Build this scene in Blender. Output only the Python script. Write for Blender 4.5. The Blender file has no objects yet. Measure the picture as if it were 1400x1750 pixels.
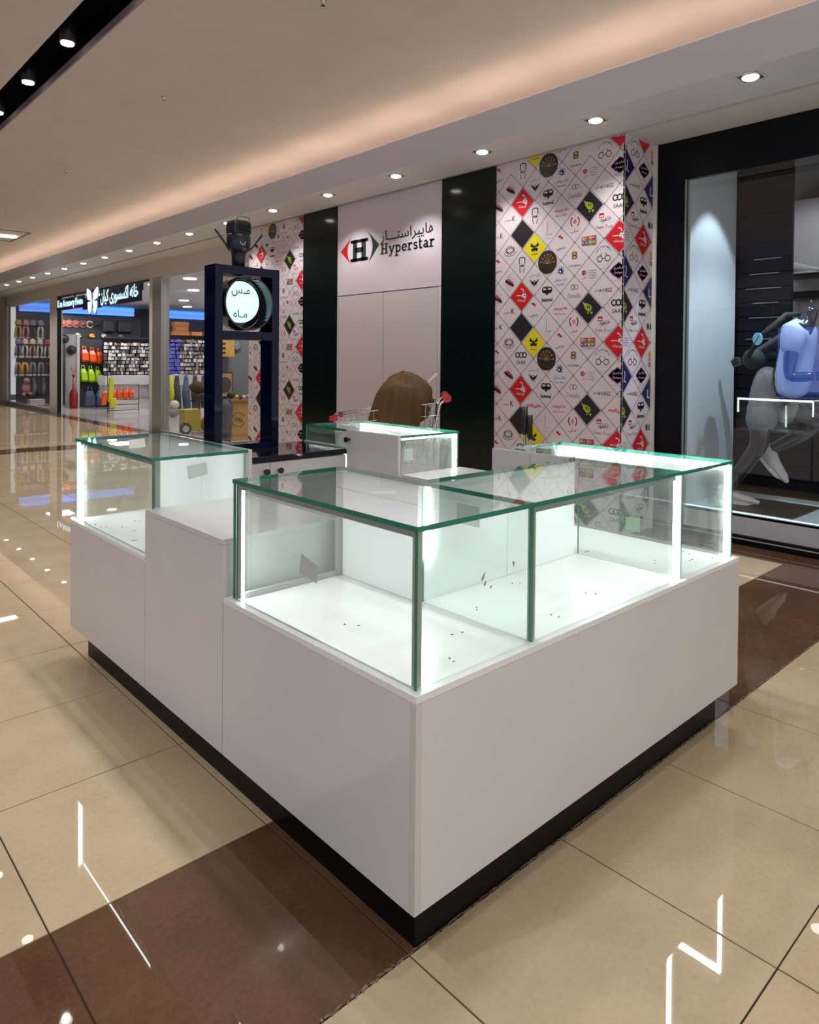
import bpy, bmesh, math, random
from mathutils import Vector, Matrix
random.seed(7)
C = bpy.context.scene.collection
S = bpy.context.scene
PI = math.pi

# ------------------------------------------------------------------ camera
yaw, pitch, roll, f_px, ppx, ppy = 0.8165, 0.0148, 0.0089, 1211.0, 717.36, 635.0
F = Vector((math.cos(yaw)*math.cos(pitch), math.sin(yaw)*math.cos(pitch), -math.sin(pitch)))
R0 = Vector((math.sin(yaw), -math.cos(yaw), 0)); U0 = R0.cross(F)
R = R0*math.cos(roll)+U0*math.sin(roll); U = -R0*math.sin(roll)+U0*math.cos(roll)
cd = bpy.data.cameras.new('camera'); cam = bpy.data.objects.new('camera', cd); C.objects.link(cam)
cam.matrix_world = Matrix(((R.x, U.x, -F.x, 0), (R.y, U.y, -F.y, 0), (R.z, U.z, -F.z, 1.4), (0, 0, 0, 1)))
cd.sensor_fit = 'HORIZONTAL'; cd.sensor_width = 36; cd.lens = f_px/1400*36
cd.shift_x = -(ppx-700)/1400; cd.shift_y = -(875-ppy)/1400
cd.clip_start = .05; cd.clip_end = 100
S.camera = cam
# ------------------------------------------------------------------ world and exposure
w = bpy.data.worlds.new('world'); S.world = w; w.use_nodes = True
w.node_tree.nodes['Background'].inputs[0].default_value = (1.0, .985, .985, 1)
w.node_tree.nodes['Background'].inputs[1].default_value = .80
S.view_settings.view_transform = 'Standard'; S.view_settings.look = 'None'
S.view_settings.gamma = 1; S.view_settings.use_curve_mapping = False
S.view_settings.exposure = 0.08

# ------------------------------------------------------------------ materials
MATS = {}
def mat(name, col, rough=.5, metal=0, emit=0, ecol=None, coat=0, noise=0, nscale=20, spec=.5, bump=0, alpha=None):
    if name in MATS: return MATS[name]
    m = bpy.data.materials.new(name); m.use_nodes = True
    nt = m.node_tree; b = nt.nodes['Principled BSDF']
    b.inputs['Base Color'].default_value = (*col, 1); b.inputs['Roughness'].default_value = rough
    b.inputs['Metallic'].default_value = metal; b.inputs['Specular IOR Level'].default_value = spec
    b.inputs['Coat Weight'].default_value = coat; b.inputs['Coat Roughness'].default_value = .02
    if emit:
        b.inputs['Emission Color'].default_value = (*(ecol or col), 1); b.inputs['Emission Strength'].default_value = emit
    if noise:
        tc = nt.nodes.new('ShaderNodeTexCoord'); n = nt.nodes.new('ShaderNodeTexNoise')
        n.inputs['Scale'].default_value = nscale; n.inputs['Detail'].default_value = 6
        nt.links.new(tc.outputs['Object'], n.inputs['Vector'])
        mr = nt.nodes.new('ShaderNodeMapRange'); mr.inputs[1].default_value = .3; mr.inputs[2].default_value = .7
        mr.inputs[3].default_value = 1-noise; mr.inputs[4].default_value = 1+noise
        nt.links.new(n.outputs[0], mr.inputs[0])
        mx = nt.nodes.new('ShaderNodeVectorMath'); mx.operation = 'SCALE'; mx.inputs[0].default_value = col
        nt.links.new(mr.outputs[0], mx.inputs['Scale']); nt.links.new(mx.outputs[0], b.inputs['Base Color'])
        if bump:
            bp = nt.nodes.new('ShaderNodeBump'); bp.inputs['Strength'].default_value = bump
            nt.links.new(n.outputs[0], bp.inputs['Height']); nt.links.new(bp.outputs[0], b.inputs['Normal'])
    MATS[name] = m; return m

def glass_mat(name, tint=(.955, .985, .975), dust=0.0, dscale=6):
    """thin clear pane: light goes straight through, Schlick reflection on top, a film of dust"""
    if name in MATS: return MATS[name]
    m = bpy.data.materials.new(name); m.use_nodes = True; nt = m.node_tree; N = nt.nodes; L = nt.links
    for n in list(N):
        if n.type != 'OUTPUT_MATERIAL': N.remove(n)
    out = [n for n in N if n.type == 'OUTPUT_MATERIAL'][0]
    g = N.new('ShaderNodeNewGeometry'); d = N.new('ShaderNodeVectorMath'); d.operation = 'DOT_PRODUCT'
    L.new(g.outputs['Incoming'], d.inputs[0]); L.new(g.outputs['Normal'], d.inputs[1])
    def mth(op, a, b=None):
        x = N.new('ShaderNodeMath'); x.operation = op
        for i, v in enumerate((a, b)):
            if v is None: continue
            if isinstance(v, (int, float)): x.inputs[i].default_value = v
            else: L.new(v, x.inputs[i])
        return x.outputs[0]
    a = mth('ABSOLUTE', d.outputs['Value']); s = mth('POWER', mth('SUBTRACT', 1.0, a), 5.0)
    fr = mth('ADD', mth('MULTIPLY', s, .96), .04)
    t = N.new('ShaderNodeBsdfTransparent'); t.inputs[0].default_value = (*tint, 1)
    gl = N.new('ShaderNodeBsdfGlossy'); gl.inputs['Roughness'].default_value = 0.0; gl.inputs[0].default_value = (1, 1, 1, 1)
    mix = N.new('ShaderNodeMixShader'); L.new(fr, mix.inputs[0]); L.new(t.outputs[0], mix.inputs[1]); L.new(gl.outputs[0], mix.inputs[2])
    res = mix.outputs[0]
    if dust:
        df = N.new('ShaderNodeBsdfDiffuse'); df.inputs[0].default_value = (.8, .84, .8, 1)
        tc = N.new('ShaderNodeTexCoord'); mp = N.new('ShaderNodeMapping'); mp.inputs['Scale'].default_value = (1, 1, .25)
        n = N.new('ShaderNodeTexNoise'); n.inputs['Scale'].default_value = dscale*6; n.inputs['Detail'].default_value = 8
        L.new(tc.outputs['Object'], mp.inputs[0]); L.new(mp.outputs[0], n.inputs['Vector'])
        mr = N.new('ShaderNodeMapRange'); mr.inputs[1].default_value = .38; mr.inputs[2].default_value = .75; mr.inputs[3].default_value = dust*.2; mr.inputs[4].default_value = dust
        L.new(n.outputs[0], mr.inputs[0])
        m2 = N.new('ShaderNodeMixShader'); L.new(mr.outputs[0], m2.inputs[0]); L.new(res, m2.inputs[1]); L.new(df.outputs[0], m2.inputs[2])
        res = m2.outputs[0]
    L.new(res, out.inputs[0]); MATS[name] = m; return m

def tile_mat(name, c1, c2, rough):
    m = mat(name, c1, rough=rough, spec=.5)
    nt = m.node_tree; b = nt.nodes['Principled BSDF']
    g = nt.nodes.new('ShaderNodeNewGeometry')
    n = nt.nodes.new('ShaderNodeTexNoise'); n.inputs['Scale'].default_value = 60; n.inputs['Detail'].default_value = 8; n.inputs['Roughness'].default_value = .75
    n2 = nt.nodes.new('ShaderNodeTexNoise'); n2.inputs['Scale'].default_value = 3.5; n2.inputs['Detail'].default_value = 3
    nt.links.new(g.outputs['Position'], n.inputs['Vector']); nt.links.new(g.outputs['Position'], n2.inputs['Vector'])
    ad = nt.nodes.new('ShaderNodeMath'); ad.operation = 'ADD'; nt.links.new(n.outputs[0], ad.inputs[0]); nt.links.new(n2.outputs[0], ad.inputs[1])
    mr = nt.nodes.new('ShaderNodeMapRange'); mr.inputs[1].default_value = .80; mr.inputs[2].default_value = 1.25
    nt.links.new(ad.outputs[0], mr.inputs[0])
    mx = nt.nodes.new('ShaderNodeMix'); mx.data_type = 'RGBA'
    mx.inputs[6].default_value = (*c1, 1); mx.inputs[7].default_value = (*c2, 1)
    nt.links.new(mr.outputs[0], mx.inputs[0]); nt.links.new(mx.outputs[2], b.inputs['Base Color'])
    return m

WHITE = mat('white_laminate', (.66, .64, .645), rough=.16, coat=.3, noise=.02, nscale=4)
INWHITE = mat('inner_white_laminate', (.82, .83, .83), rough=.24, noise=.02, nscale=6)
EDGEBAND = mat('edge_band', (.62, .58, .57), rough=.5)
PANEW = mat('frosted_white_panel', (.80, .82, .82), rough=.25)
GLASS = glass_mat('clear_glass'); DGLASS = glass_mat('dusty_glass', (.955, .985, .965), dust=.16)
SHOPGLASS = glass_mat('shopfront_glass', (.97, .985, .985))
GEDGE = mat('green_glass_edge', (.02, .20, .14), rough=.2)
PEDGE = mat('pale_glass_edge', (.10, .17, .15), rough=.3)
ALU = mat('brushed_aluminium', (.40, .41, .40), rough=.4, metal=.15)
LED = mat('led_strip_light', (1, 1, 1), emit=23, ecol=(.95, 1, 1))
BLACKP = mat('black_plinth', (.005, .004, .005), rough=.3, spec=.15)
GLOSSBLK = mat('gloss_black_top', (.006, .007, .012), rough=.03)
NAVY = mat('gloss_navy_laminate', (.003, .004, .030), rough=.06, spec=.2)
BLACKPL = mat('black_plastic', (.012, .012, .014), rough=.4)
STICK = mat('paper_sticker', (.55, .62, .56), rough=.7)
STICKL = mat('pale_paper_sticker', (.62, .74, .70), rough=.7)
PAINT = mat('ceiling_paint', (.61, .58, .575), rough=.9, noise=.03, nscale=3)
SOFFIT = mat('soffit_paint', (.66, .655, .70), rough=.75)
BULK = mat('bulkhead_paint', (.66, .63, .61), rough=.7)
GREEN = mat('dark_green_panel', (.003, .009, .009), rough=.12, spec=.35)
PINKW = mat('sign_board_white', (.66, .59, .65), rough=.35)
DOORW = mat('service_door_panel', (.60, .54, .55), rough=.4)
VINYL = mat('printed_vinyl', (.70, .62, .66), rough=.35)
CHROME = mat('chrome', (.75, .75, .76), rough=.15, metal=1)
GAP = mat('shadow_gap', (.03, .028, .03), rough=.8)
TBEIGE = tile_mat('polished_beige_tile', (.51, .40, .255), (.61, .485, .32), .013)
TBROWN = tile_mat('polished_brown_tile', (.105, .050, .027), (.150, .080, .047), .02)
GROUT = mat('grout', (.05, .03, .02), rough=.9)
SHOPBLK = mat('shopfront_black', (.003, .003, .005), rough=.35, spec=.2)

# ------------------------------------------------------------------ mesh helpers
class MB:
    def __init__(s): s.v = []; s.f = []; s.m = []; s.mats = []; s.smooth = []
    def mi(s, m):
        if m not in s.mats: s.mats.append(m)
        return s.mats.index(m)
    def face(s, pts, m, sm=False):
        n = len(s.v); s.v += [tuple(p) for p in pts]; s.f.append(tuple(range(n, n+len(pts)))); s.m.append(s.mi(m)); s.smooth.append(sm)
    def box(s, x0, y0, z0, x1, y1, z1, m, sides=None, clear_tb=False):
        if x0 > x1: x0, x1 = x1, x0
        if y0 > y1: y0, y1 = y1, y0
        if z0 > z1: z0, z1 = z1, z0
        n = len(s.v)
        s.v += [(x0, y0, z0), (x1, y0, z0), (x1, y1, z0), (x0, y1, z0), (x0, y0, z1), (x1, y0, z1), (x1, y1, z1), (x0, y1, z1)]
        fs = [(0, 3, 2, 1), (4, 5, 6, 7), (0, 1, 5, 4), (2, 3, 7, 6), (0, 4, 7, 3), (1, 2, 6, 5)]
        dims = (x1-x0, y1-y0, z1-z0)
        thin = dims.index(min(dims)); big = {2: (0, 1), 1: (2, 3), 0: (4, 5)}[thin]
        for i, q in enumerate(fs):
            s.f.append(tuple(n+k for k in q)); s.m.append(s.mi(m if (sides is None or i in big or (clear_tb and i < 2)) else sides)); s.smooth.append(False)
    def obox(s, c, ax, ay, az, m):
        c = Vector(c); ax, ay, az = Vector(ax), Vector(ay), Vector(az); n = len(s.v)
        for k in (-1, 1):
            for i, j in ((-1, -1), (1, -1), (1, 1), (-1, 1)): s.v.append(tuple(c+ax*i+ay*j+az*k))
        for q in [(0, 3, 2, 1), (4, 5, 6, 7), (0, 1, 5, 4), (2, 3, 7, 6), (0, 4, 7, 3), (1, 2, 6, 5)]:
            s.f.append(tuple(n+k for k in q)); s.m.append(s.mi(m)); s.smooth.append(False)
    def tube(s, pts, r, m, n=8, cap=True, closed=False):
        pts = [Vector(p) for p in pts]; rs = r if isinstance(r, (list, tuple)) else [r]*len(pts)
        rings = []; up = None
        for i, p in enumerate(pts):
            if closed: t = pts[(i+1) % len(pts)]-pts[i-1]
            else: t = (pts[min(i+1, len(pts)-1)]-pts[max(i-1, 0)])
            t.normalize()
            if up is None: up = Vector((0, 0, 1)) if abs(t.z) < .9 else Vector((1, 0, 0))
            a = t.cross(up)
            if a.length < 1e-4: a = t.cross(Vector((0, 1, 0)))
            a.normalize(); b = a.cross(t); up = b
            base = len(s.v)
            for k in range(n):
                q = 2*PI*k/n; s.v.append(tuple(p+(a*math.cos(q)+b*math.sin(q))*rs[i]))
            rings.append(base)
        rr = rings+([rings[0]] if closed else [])
        for i in range(len(rr)-1):
            for k in range(n):
                s.f.append((rr[i]+k, rr[i]+(k+1) % n, rr[i+1]+(k+1) % n, rr[i+1]+k)); s.m.append(s.mi(m)); s.smooth.append(True)
        if cap and not closed:
            s.f.append(tuple(rings[0]+k for k in reversed(range(n)))); s.m.append(s.mi(m)); s.smooth.append(False)
            s.f.append(tuple(rings[-1]+k for k in range(n))); s.m.append(s.mi(m)); s.smooth.append(False)
    def disc(s, c, axis, r, m, n=20, th=.01):
        c = Vector(c); a = Vector(axis).normalized()
        s.tube([c, c+a*th], r, m, n=n)
    def ball(s, c, r, m, nu=10, nv=7, sc=(1, 1, 1), fn=None):
        n = len(s.v)
        for i in range(nv+1):
            th = PI*i/nv
            for k in range(nu):
                ph = 2*PI*k/nu; p = Vector((math.sin(th)*math.cos(ph)*sc[0], math.sin(th)*math.sin(ph)*sc[1], math.cos(th)*sc[2]))*r
                if fn: p = fn(p)
                s.v.append((c[0]+p.x, c[1]+p.y, c[2]+p.z))
        for i in range(nv):
            for k in range(nu):
                s.f.append((n+i*nu+k, n+(i+1)*nu+k, n+(i+1)*nu+(k+1) % nu, n+i*nu+(k+1) % nu)); s.m.append(s.mi(m)); s.smooth.append(True)
    def build(s, name, parent=None, bevel=0):
        me = bpy.data.meshes.new(name); me.from_pydata(s.v, [], s.f)
        for m in s.mats: me.materials.append(m)
        me.polygons.foreach_set('material_index', s.m); me.polygons.foreach_set('use_smooth', s.smooth)
        me.update()
        o = bpy.data.objects.new(name, me); C.objects.link(o)
        if bevel:
            b = o.modifiers.new('bevel', 'BEVEL'); b.width = bevel; b.segments = 2; b.limit_method = 'ANGLE'
        if parent: 
            o.parent = parent; o.matrix_parent_inverse = world_of(parent).inverted()
        return o
def world_of(o):
    m = o.matrix_basis.copy(); p = o
    while p.parent: m = p.parent.matrix_basis @ p.matrix_parent_inverse @ m if False else (p.parent.matrix_basis @ p.matrix_parent_inverse @ m); p = p.parent
    return m
def bx(name, x0, y0, z0, x1, y1, z1, m, parent=None, bevel=0, edge=None):
    b = MB(); b.box(x0, y0, z0, x1, y1, z1, m, edge, clear_tb=(edge is not None and abs(z1-z0) > .05)); return b.build(name, parent, bevel)
def tag(o, label=None, cat=None, group=None, kind=None):
    if label: o['label'] = label
    if cat: o['category'] = cat
    if group: o['group'] = group
    if kind: o['kind'] = kind
    return o
def thing(name, label, cat, loc=(0, 0, 0), group=None):
    o = bpy.data.objects.new(name, None); o.empty_display_size = .1; C.objects.link(o); o.location = loc
    return tag(o, label, cat, group)
def struct(o): o['kind'] = 'structure'; return o
def dup(root, loc, label=None, group=None):
    r = root.copy(); C.objects.link(r); r.location = loc
    if label: r['label'] = label
    if group: r['group'] = group
    for ch in list(root.children):
        c = ch.copy(); C.objects.link(c); c.parent = r; c.matrix_parent_inverse = ch.matrix_parent_inverse.copy()
        for g in ch.children:
            d = g.copy(); C.objects.link(d); d.parent = c; d.matrix_parent_inverse = g.matrix_parent_inverse.copy()
    return r

# ------------------------------------------------------------------ lettering
AR = {'ا': (0xFE8D, 0xFE8E, None, None), 'ب': (0xFE8F, 0xFE90, 0xFE91, 0xFE92), 'پ': (0xFB56, 0xFB57, 0xFB58, 0xFB59), 'ت': (0xFE95, 0xFE96, 0xFE97, 0xFE98),
      'خ': (0xFEA5, 0xFEA6, 0xFEA7, 0xFEA8), 'د': (0xFEA9, 0xFEAA, None, None), 'ر': (0xFEAD, 0xFEAE, None, None), 'ز': (0xFEAF, 0xFEB0, None, None), 'س': (0xFEB1, 0xFEB2, 0xFEB3, 0xFEB4), 'ش': (0xFEB5, 0xFEB6, 0xFEB7, 0xFEB8),
      'ف': (0xFED1, 0xFED2, 0xFED3, 0xFED4), 'ق': (0xFED5, 0xFED6, 0xFED7, 0xFED8), 'ک': (0xFB8E, 0xFB8F, 0xFB90, 0xFB91), 'ل': (0xFEDD, 0xFEDE, 0xFEDF, 0xFEE0), 'م': (0xFEE1, 0xFEE2, 0xFEE3, 0xFEE4), 'ن': (0xFEE5, 0xFEE6, 0xFEE7, 0xFEE8),
      'ه': (0xFEE9, 0xFEEA, 0xFEEB, 0xFEEC), 'و': (0xFEED, 0xFEEE, None, None), 'ی': (0xFBFC, 0xFBFD, 0xFBFE, 0xFBFF), 'ـ': (0x640, 0x640, 0x640, 0x640)}
def shape(s):
    o = []
    for i, c in enumerate(s):
        if c not in AR: o.append(c); continue
        pr = i > 0 and s[i-1] in AR and AR[s[i-1]][2] is not None
        nx = i+1 < len(s) and s[i+1] in AR and AR[c][2] is not None
        o.append(chr(AR[c][3 if pr and nx else 1 if pr else 2 if nx else 0]))
    return ''.join(reversed(o))
_TC = {}
def text_polys(s, fa=False, bold=0, shear=0):
    """list of 2D polygons normalised so that the text is centred, unit = 1 em"""
    key = (s, fa, bold, shear)
    if key in _TC: return _TC[key]
    c = bpy.data.curves.new('t', 'FONT'); c.body = shape(s) if fa else s; c.resolution_u = 1; c.offset = bold; c.shear = shear
    o = bpy.data.objects.new('t', c); m = bpy.data.meshes.new_from_object(o)
    vs = [v.co for v in m.vertices]
    if not vs: _TC[key] = ([], 1, 1); return _TC[key]
    x0, x1 = min(v.x for v in vs), max(v.x for v in vs); y0, y1 = min(v.y for v in vs), max(v.y for v in vs)
    P = [[(vs[i].x-(x0+x1)/2, vs[i].y-(y0+y1)/2) for i in p.vertices] for p in m.polygons]
    bpy.data.objects.remove(o); bpy.data.curves.remove(c); bpy.data.meshes.remove(m)
    _TC[key] = (P, x1-x0, y1-y0); return _TC[key]
def T(s, cx, cy, wd, ht=None, fa=False, bold=0, shear=0, rot=0):
    P, W_, H_ = text_polys(s, fa, bold, shear)
    sx = wd/W_; sy = (ht/H_) if ht else sx
    ca, sa = math.cos(rot), math.sin(rot)
    return [[(cx+x*sx*ca-y*sy*sa, cy+x*sx*sa+y*sy*ca) for x, y in p] for p in P]
def stroke(pts, wd):
    out = []
    for (x0, y0), (x1, y1) in zip(pts[:-1], pts[1:]):
        dx, dy = x1-x0, y1-y0; l = math.hypot(dx, dy) or 1; nx, ny = -dy/l*wd/2, dx/l*wd/2; ex, ey = dx/l*wd*.25, dy/l*wd*.25
        out.append([(x0+nx-ex, y0+ny-ey), (x0-nx-ex, y0-ny-ey), (x1-nx+ex, y1-ny+ey), (x1+nx+ex, y1+ny+ey)])
    return out
def arc(cx, cy, rx, ry, a0, a1, n=10):
    return [(cx+rx*math.cos(math.radians(a0+(a1-a0)*i/n)), cy+ry*math.sin(math.radians(a0+(a1-a0)*i/n))) for i in range(n+1)]
def ell(cx, cy, rx, ry, n=16): return [arc(cx, cy, rx, ry, 0, 360, n)[:-1]]
def rect(cx, cy, w_, h_): return [[(cx-w_/2, cy-h_/2), (cx+w_/2, cy-h_/2), (cx+w_/2, cy+h_/2), (cx-w_/2, cy+h_/2)]]
def clip(poly, a0, a1, b0, b1):
    for ax, lim, keep in ((0, a0, 1), (0, a1, -1), (1, b0, 1), (1, b1, -1)):
        if not poly: return poly
        out = []
        for i in range(len(poly)):
            p, q = poly[i-1], poly[i]; pi_, qi = (p[ax]-lim)*keep >= 0, (q[ax]-lim)*keep >= 0
            if pi_ != qi:
                t = (lim-p[ax])/(q[ax]-p[ax]); out.append((p[0]+(q[0]-p[0])*t, p[1]+(q[1]-p[1])*t))
            if qi: out.append(q)
        poly = out
    return poly if len(poly) > 2 else []

# ================================================================== FLOOR
b = MB(); b.box(-9, -4, -.06, 11.5, 30, -.004, GROUT); fl = struct(b.build('floor'))
PX, PY = .603, .605
xs = [1.121+PX*k for k in range(-14, 7)]+[5.25]
ys = [.606-PY*k for k in range(6, 0, -1)]+[.606, 1.211, 1.850]+[1.850+PY*k for k in range(1, 46)]
xs.sort()
g = .0022
cells = []
for i in range(len(xs)-1):
    for j in range(len(ys)-1):
        cells.append((xs[i], ys[j], xs[i+1], ys[j+1]))
xb = [5.25, 5.60]
for j in range(len(ys)-1): cells.append((5.25, ys[j], 5.58, ys[j+1]))
def tcol(x0, y0, x1, y1):
    yc = (y0+y1)/2
    if x0 >= 5.24: return TBROWN
    if 1.2 < yc < 1.86: return TBROWN
    if abs(yc-(ys[-1]-0)) < 0: return TBROWN
    return TBEIGE
band = min(range(len(ys)-1), key=lambda j: abs((ys[j]+ys[j+1])/2-11.78))
near = []; far = []
for (x0, y0, x1, y1) in cells:
    c = Vector(((x0+x1)/2, (y0+y1)/2, 0)); dist = c.length
    ang = math.degrees(math.atan2(c.y, c.x))
    m = tcol(x0, y0, x1, y1)
    if abs((y0+y1)/2-(ys[band]+ys[band+1])/2) < .1 and x0 < 5.24: m = TBROWN
    vis = 10 < ang < 84 and 1.0 < dist
    hid = x0 > 1.15 and y0 > 1.2 and x1 < 2.8 and y1 < 3.5
    (near if vis and not hid and dist < 9.5 else far).append((dist, x0, y0, x1, y1, m))
near.sort(key=lambda t: t[0]); far += near[290:]; near = near[:290]
def tile_box(b, x0, y0, x1, y1, m):
    b.box(x0+g, y0+g, -.012, x1-g, y1-g, 0, m)
_tm = {}
for d_, x0, y0, x1, y1, m in near:
    k = (round(x1-x0, 3), round(y1-y0, 3), m.name)
    if k not in _tm:
        b = MB(); hx, hy = (x1-x0)/2-g, (y1-y0)/2-g
        e = .0012; n = 0
        b.v = [(-hx, -hy, -.012), (hx, -hy, -.012), (hx, hy, -.012), (-hx, hy, -.012), (-hx, -hy, -e), (hx, -hy, -e), (hx, hy, -e), (-hx, hy, -e),
               (-hx+e, -hy+e, 0), (hx-e, -hy+e, 0), (hx-e, hy-e, 0), (-hx+e, hy-e, 0)]
        b.f = [(0, 1, 5, 4), (1, 2, 6, 5), (2, 3, 7, 6), (3, 0, 4, 7), (4, 5, 9, 8), (5, 6, 10, 9), (6, 7, 11, 10), (7, 4, 8, 11), (8, 9, 10, 11)]
        b.m = [0]*9; b.mats = [m]; b.smooth = [False]*9
        o = b.build('floor_tile', fl); _tm[k] = o
    else:
        o = _tm[k].copy(); C.objects.link(o)
    o.location = ((x0+x1)/2, (y0+y1)/2, 0)
b = MB()
for d_, x0, y0, x1, y1, m in far: tile_box(b, x0, y0, x1, y1, m)
tag(b.build('distant_floor_tiles', fl), kind='stuff')
# rough mortar edge along the near side of the brown band
b = MB(); MORT = mat('rough_mortar', (.22, .17, .11), rough=.95, noise=.4, nscale=60)
x = .2
while x < 5.2:
    l = random.uniform(.008, .03); wd = random.uniform(.002, .006)*(1.5 if x < 1.1 else .8)
    b.obox((x, 1.212+random.uniform(-.003, .003), .0006), (l/2, random.uniform(-.004, .004), 0), (0, wd/2, 0), (0, 0, .0012), MORT); x += l*random.uniform(.7, 1.3)
tag(b.build('mortar_crumbs', fl), kind='stuff')

# ================================================================== CEILING, SOFFIT, WALLS
ZS, ZC, XF, XW, XS = 3.237, 3.80, 4.50, 5.09, 5.562
b = MB()
b.box(-9.1, -3, ZC, 1.62, 30, ZC+.06, PAINT); b.box(1.917, -3, ZC, 5.09, 30, ZC+.06, PAINT)
struct(b.build('ceiling'))
b = MB()   # dark track slot in the ceiling
b.box(1.60, -3, ZC+.06, 1.62, 30, ZC+.45, SHOPBLK); b.box(1.917, -3, ZC+.06, 1.94, 30, ZC+.45, SHOPBLK); b.box(1.60, -3, ZC+.45, 1.94, 30, ZC+.47, SHOPBLK)
struct(b.build('trim_1'))
b = MB(); b.box(1.905, -3, ZC-.002, 1.9168, 30, ZC+.058, mat('slot_lip', (.30, .24, .25), rough=.6)); struct(b.build('trim_2'))
b = MB()   # fascia with cove ledge and soffit
b.box(XF, -3, ZS, XF+.015, 30, 3.51, SOFFIT); b.box(XF+.015, -3, ZS, 5.045, 30, ZS+.02, SOFFIT); b.box(5.095, -3, ZS, 5.8, 30, ZS+.02, BULK)
b.box(5.09, -3, ZS+.02, 5.12, 30, ZC, PAINT); b.box(5.02, -3, ZS+.03, 5.12, 30, ZS+.05, GAP)
struct(b.build('trim_3'))
b = MB(); WARM = mat('warm_cove_lamp', (1, .8, .6), emit=11.5, ecol=(1, .70, .50))
yy = -2.6
while yy < 26: b.box(4.60, yy, 3.492, 4.63, yy+1.12, 3.515, WARM); yy += 1.22
tag(b.build('cove_tube_lights'), 'row of warm tube lamps hidden behind the ceiling fascia', 'light')
# recessed downlights in the soffit
LENS = mat('downlight_lens', (1, 1, 1), emit=8, ecol=(1, .98, .92))
CAN = mat('downlight_can', (.04, .04, .04), rough=.4); RIMM = mat('downlight_rim', (.62, .6, .6), rough=.4)
def spot(name, loc, energy, size=100, blend=.6, col=(1, .97, .94), aim=None, r=.04):
    l = bpy.data.lights.new(name, 'SPOT'); l.energy = energy; l.spot_size = math.radians(size); l.spot_blend = blend; l.color = col; l.shadow_soft_size = r
    o = bpy.data.objects.new(name, l); C.objects.link(o); o.location = loc
    if aim: o.rotation_euler = (Vector(aim)-Vector(loc)).to_track_quat('-Z', 'Y').to_euler()
    return o
dl0 = thing('downlight', 'x', 'light', (4.648, 1.883, ZS), 'recessed square downlights along the soffit')
b = MB(); s_ = .075
b.box(4.648-s_, 1.883-s_, ZS-.004, 4.648+s_, 1.883+s_, ZS-.001, RIMM); b.build('rim', dl0)
b = MB(); s_ = .062; b.box(4.648-s_, 1.883-s_, ZS-.006, 4.648+s_, 1.883+s_, ZS-.004, CAN); b.build('housing', dl0)
b = MB(); b.ball((4.648, 1.883, ZS-.006), .052, LENS, 14, 8, (1, 1, .35)); b.build('lens', dl0)
ordn = ['nearest', 'second nearest', 'third nearest', 'fourth nearest', 'fifth nearest', 'sixth nearest', 'seventh nearest', 'eighth nearest', 'ninth nearest', 'tenth nearest']
extra = ['right of the shop pillar', 'just above the shop pillar corner', 'left above the logo wallpaper', 'above the white sign board', 'above the left green column', 'right of the antenna camera', 'left beside the antenna camera', 'over the far shop glass', 'over the far shop pillar', 'over the far shop doorway']
for k in range(19):
    y = 1.883+1.144*k
    lab = f'{ordn[k]} recessed square downlight, {extra[k]}' if k < 10 else 'tiny distant recessed downlight far along the soffit over the accessory shop'
    if k == 0: o = dl0; o['label'] = lab
    else: o = dup(dl0, (4.648, y, ZS), lab)
    spot('downlight_bulb', (4.648, y, ZS-.05), 36 if k < 8 else 30, 120, .7, r=.025).parent = None
# spotlights in the slot
sp0 = thing('track_spotlight', 'x', 'light', (1.771, 5.887, ZC+.02), 'black track spotlights in the ceiling slot')
b = MB(); b.tube([(1.771, 5.887, ZC+.40), (1.771, 5.887, ZC+.22)], .012, BLACKPL); b.build('stem', sp0)
b = MB(); b.tube([(1.771, 5.887, ZC+.24), (1.771, 5.887, ZC+.22), (1.771, 5.887, ZC+.03)], [.02, .06, .06], BLACKPL, 14); b.build('housing', sp0)
b = MB(); b.disc((1.771, 5.887, ZC+.018), (0, 0, 1), .047, LENS, 16, .012); b.build('lens', sp0)
for k, (y, lab) in enumerate([(5.887, 'black track spotlight in the ceiling slot, middle one of the three fully lit'), (6.961, 'black track spotlight in the ceiling slot, lower left of the middle lamp'),
                              (8.031, 'black track spotlight cut by the left picture edge'), (4.815, 'black track spotlight cut by the top picture edge')]):
    o = sp0 if k == 0 else dup(sp0, (1.771, y, ZC+.02))
    o['label'] = lab
for y in (3.74, 2.67, 1.6, .5, -.6, 9.1, 10.2, 11.3, 13.4, 15.5, 17.6, 4.815, 5.887, 6.961, 8.031):
    spot('slot_spot_bulb', (1.771, y, ZC), 50, 105, .5, (1, .97, .94), r=.025)
for y in (-1.5, .2, 1.9, 3.6, 5.3, 7.5, 10, 13): spot('added_fill_spot', (-1.2, y, ZC-.02), 60, 110, .6, (1, .97, .94), r=.025)  # unseen spots without fixtures, added to brighten the left floor and counter fronts
# sprinklers
for k, (x, y) in enumerate([(2.77, 3.92), (2.75, 6.38), (2.92, 9.74), (3.0, 13.0)]):
    b = MB(); b.tube([(x, y, ZC), (x, y, ZC-.012), (x, y, ZC-.035)], [.028, .012, .009], CHROME); b.disc((x, y, ZC-.04), (0, 0, 1), .016, CHROME, 8, .004)
    tag(b.build('sprinkler'), ['small sprinkler head at the top edge of the ceiling', 'small sprinkler head in the middle of the ceiling', 'small sprinkler head left of the middle one', 'farthest small sprinkler head at left'][k], 'sprinkler', 'ceiling sprinklers')
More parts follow.
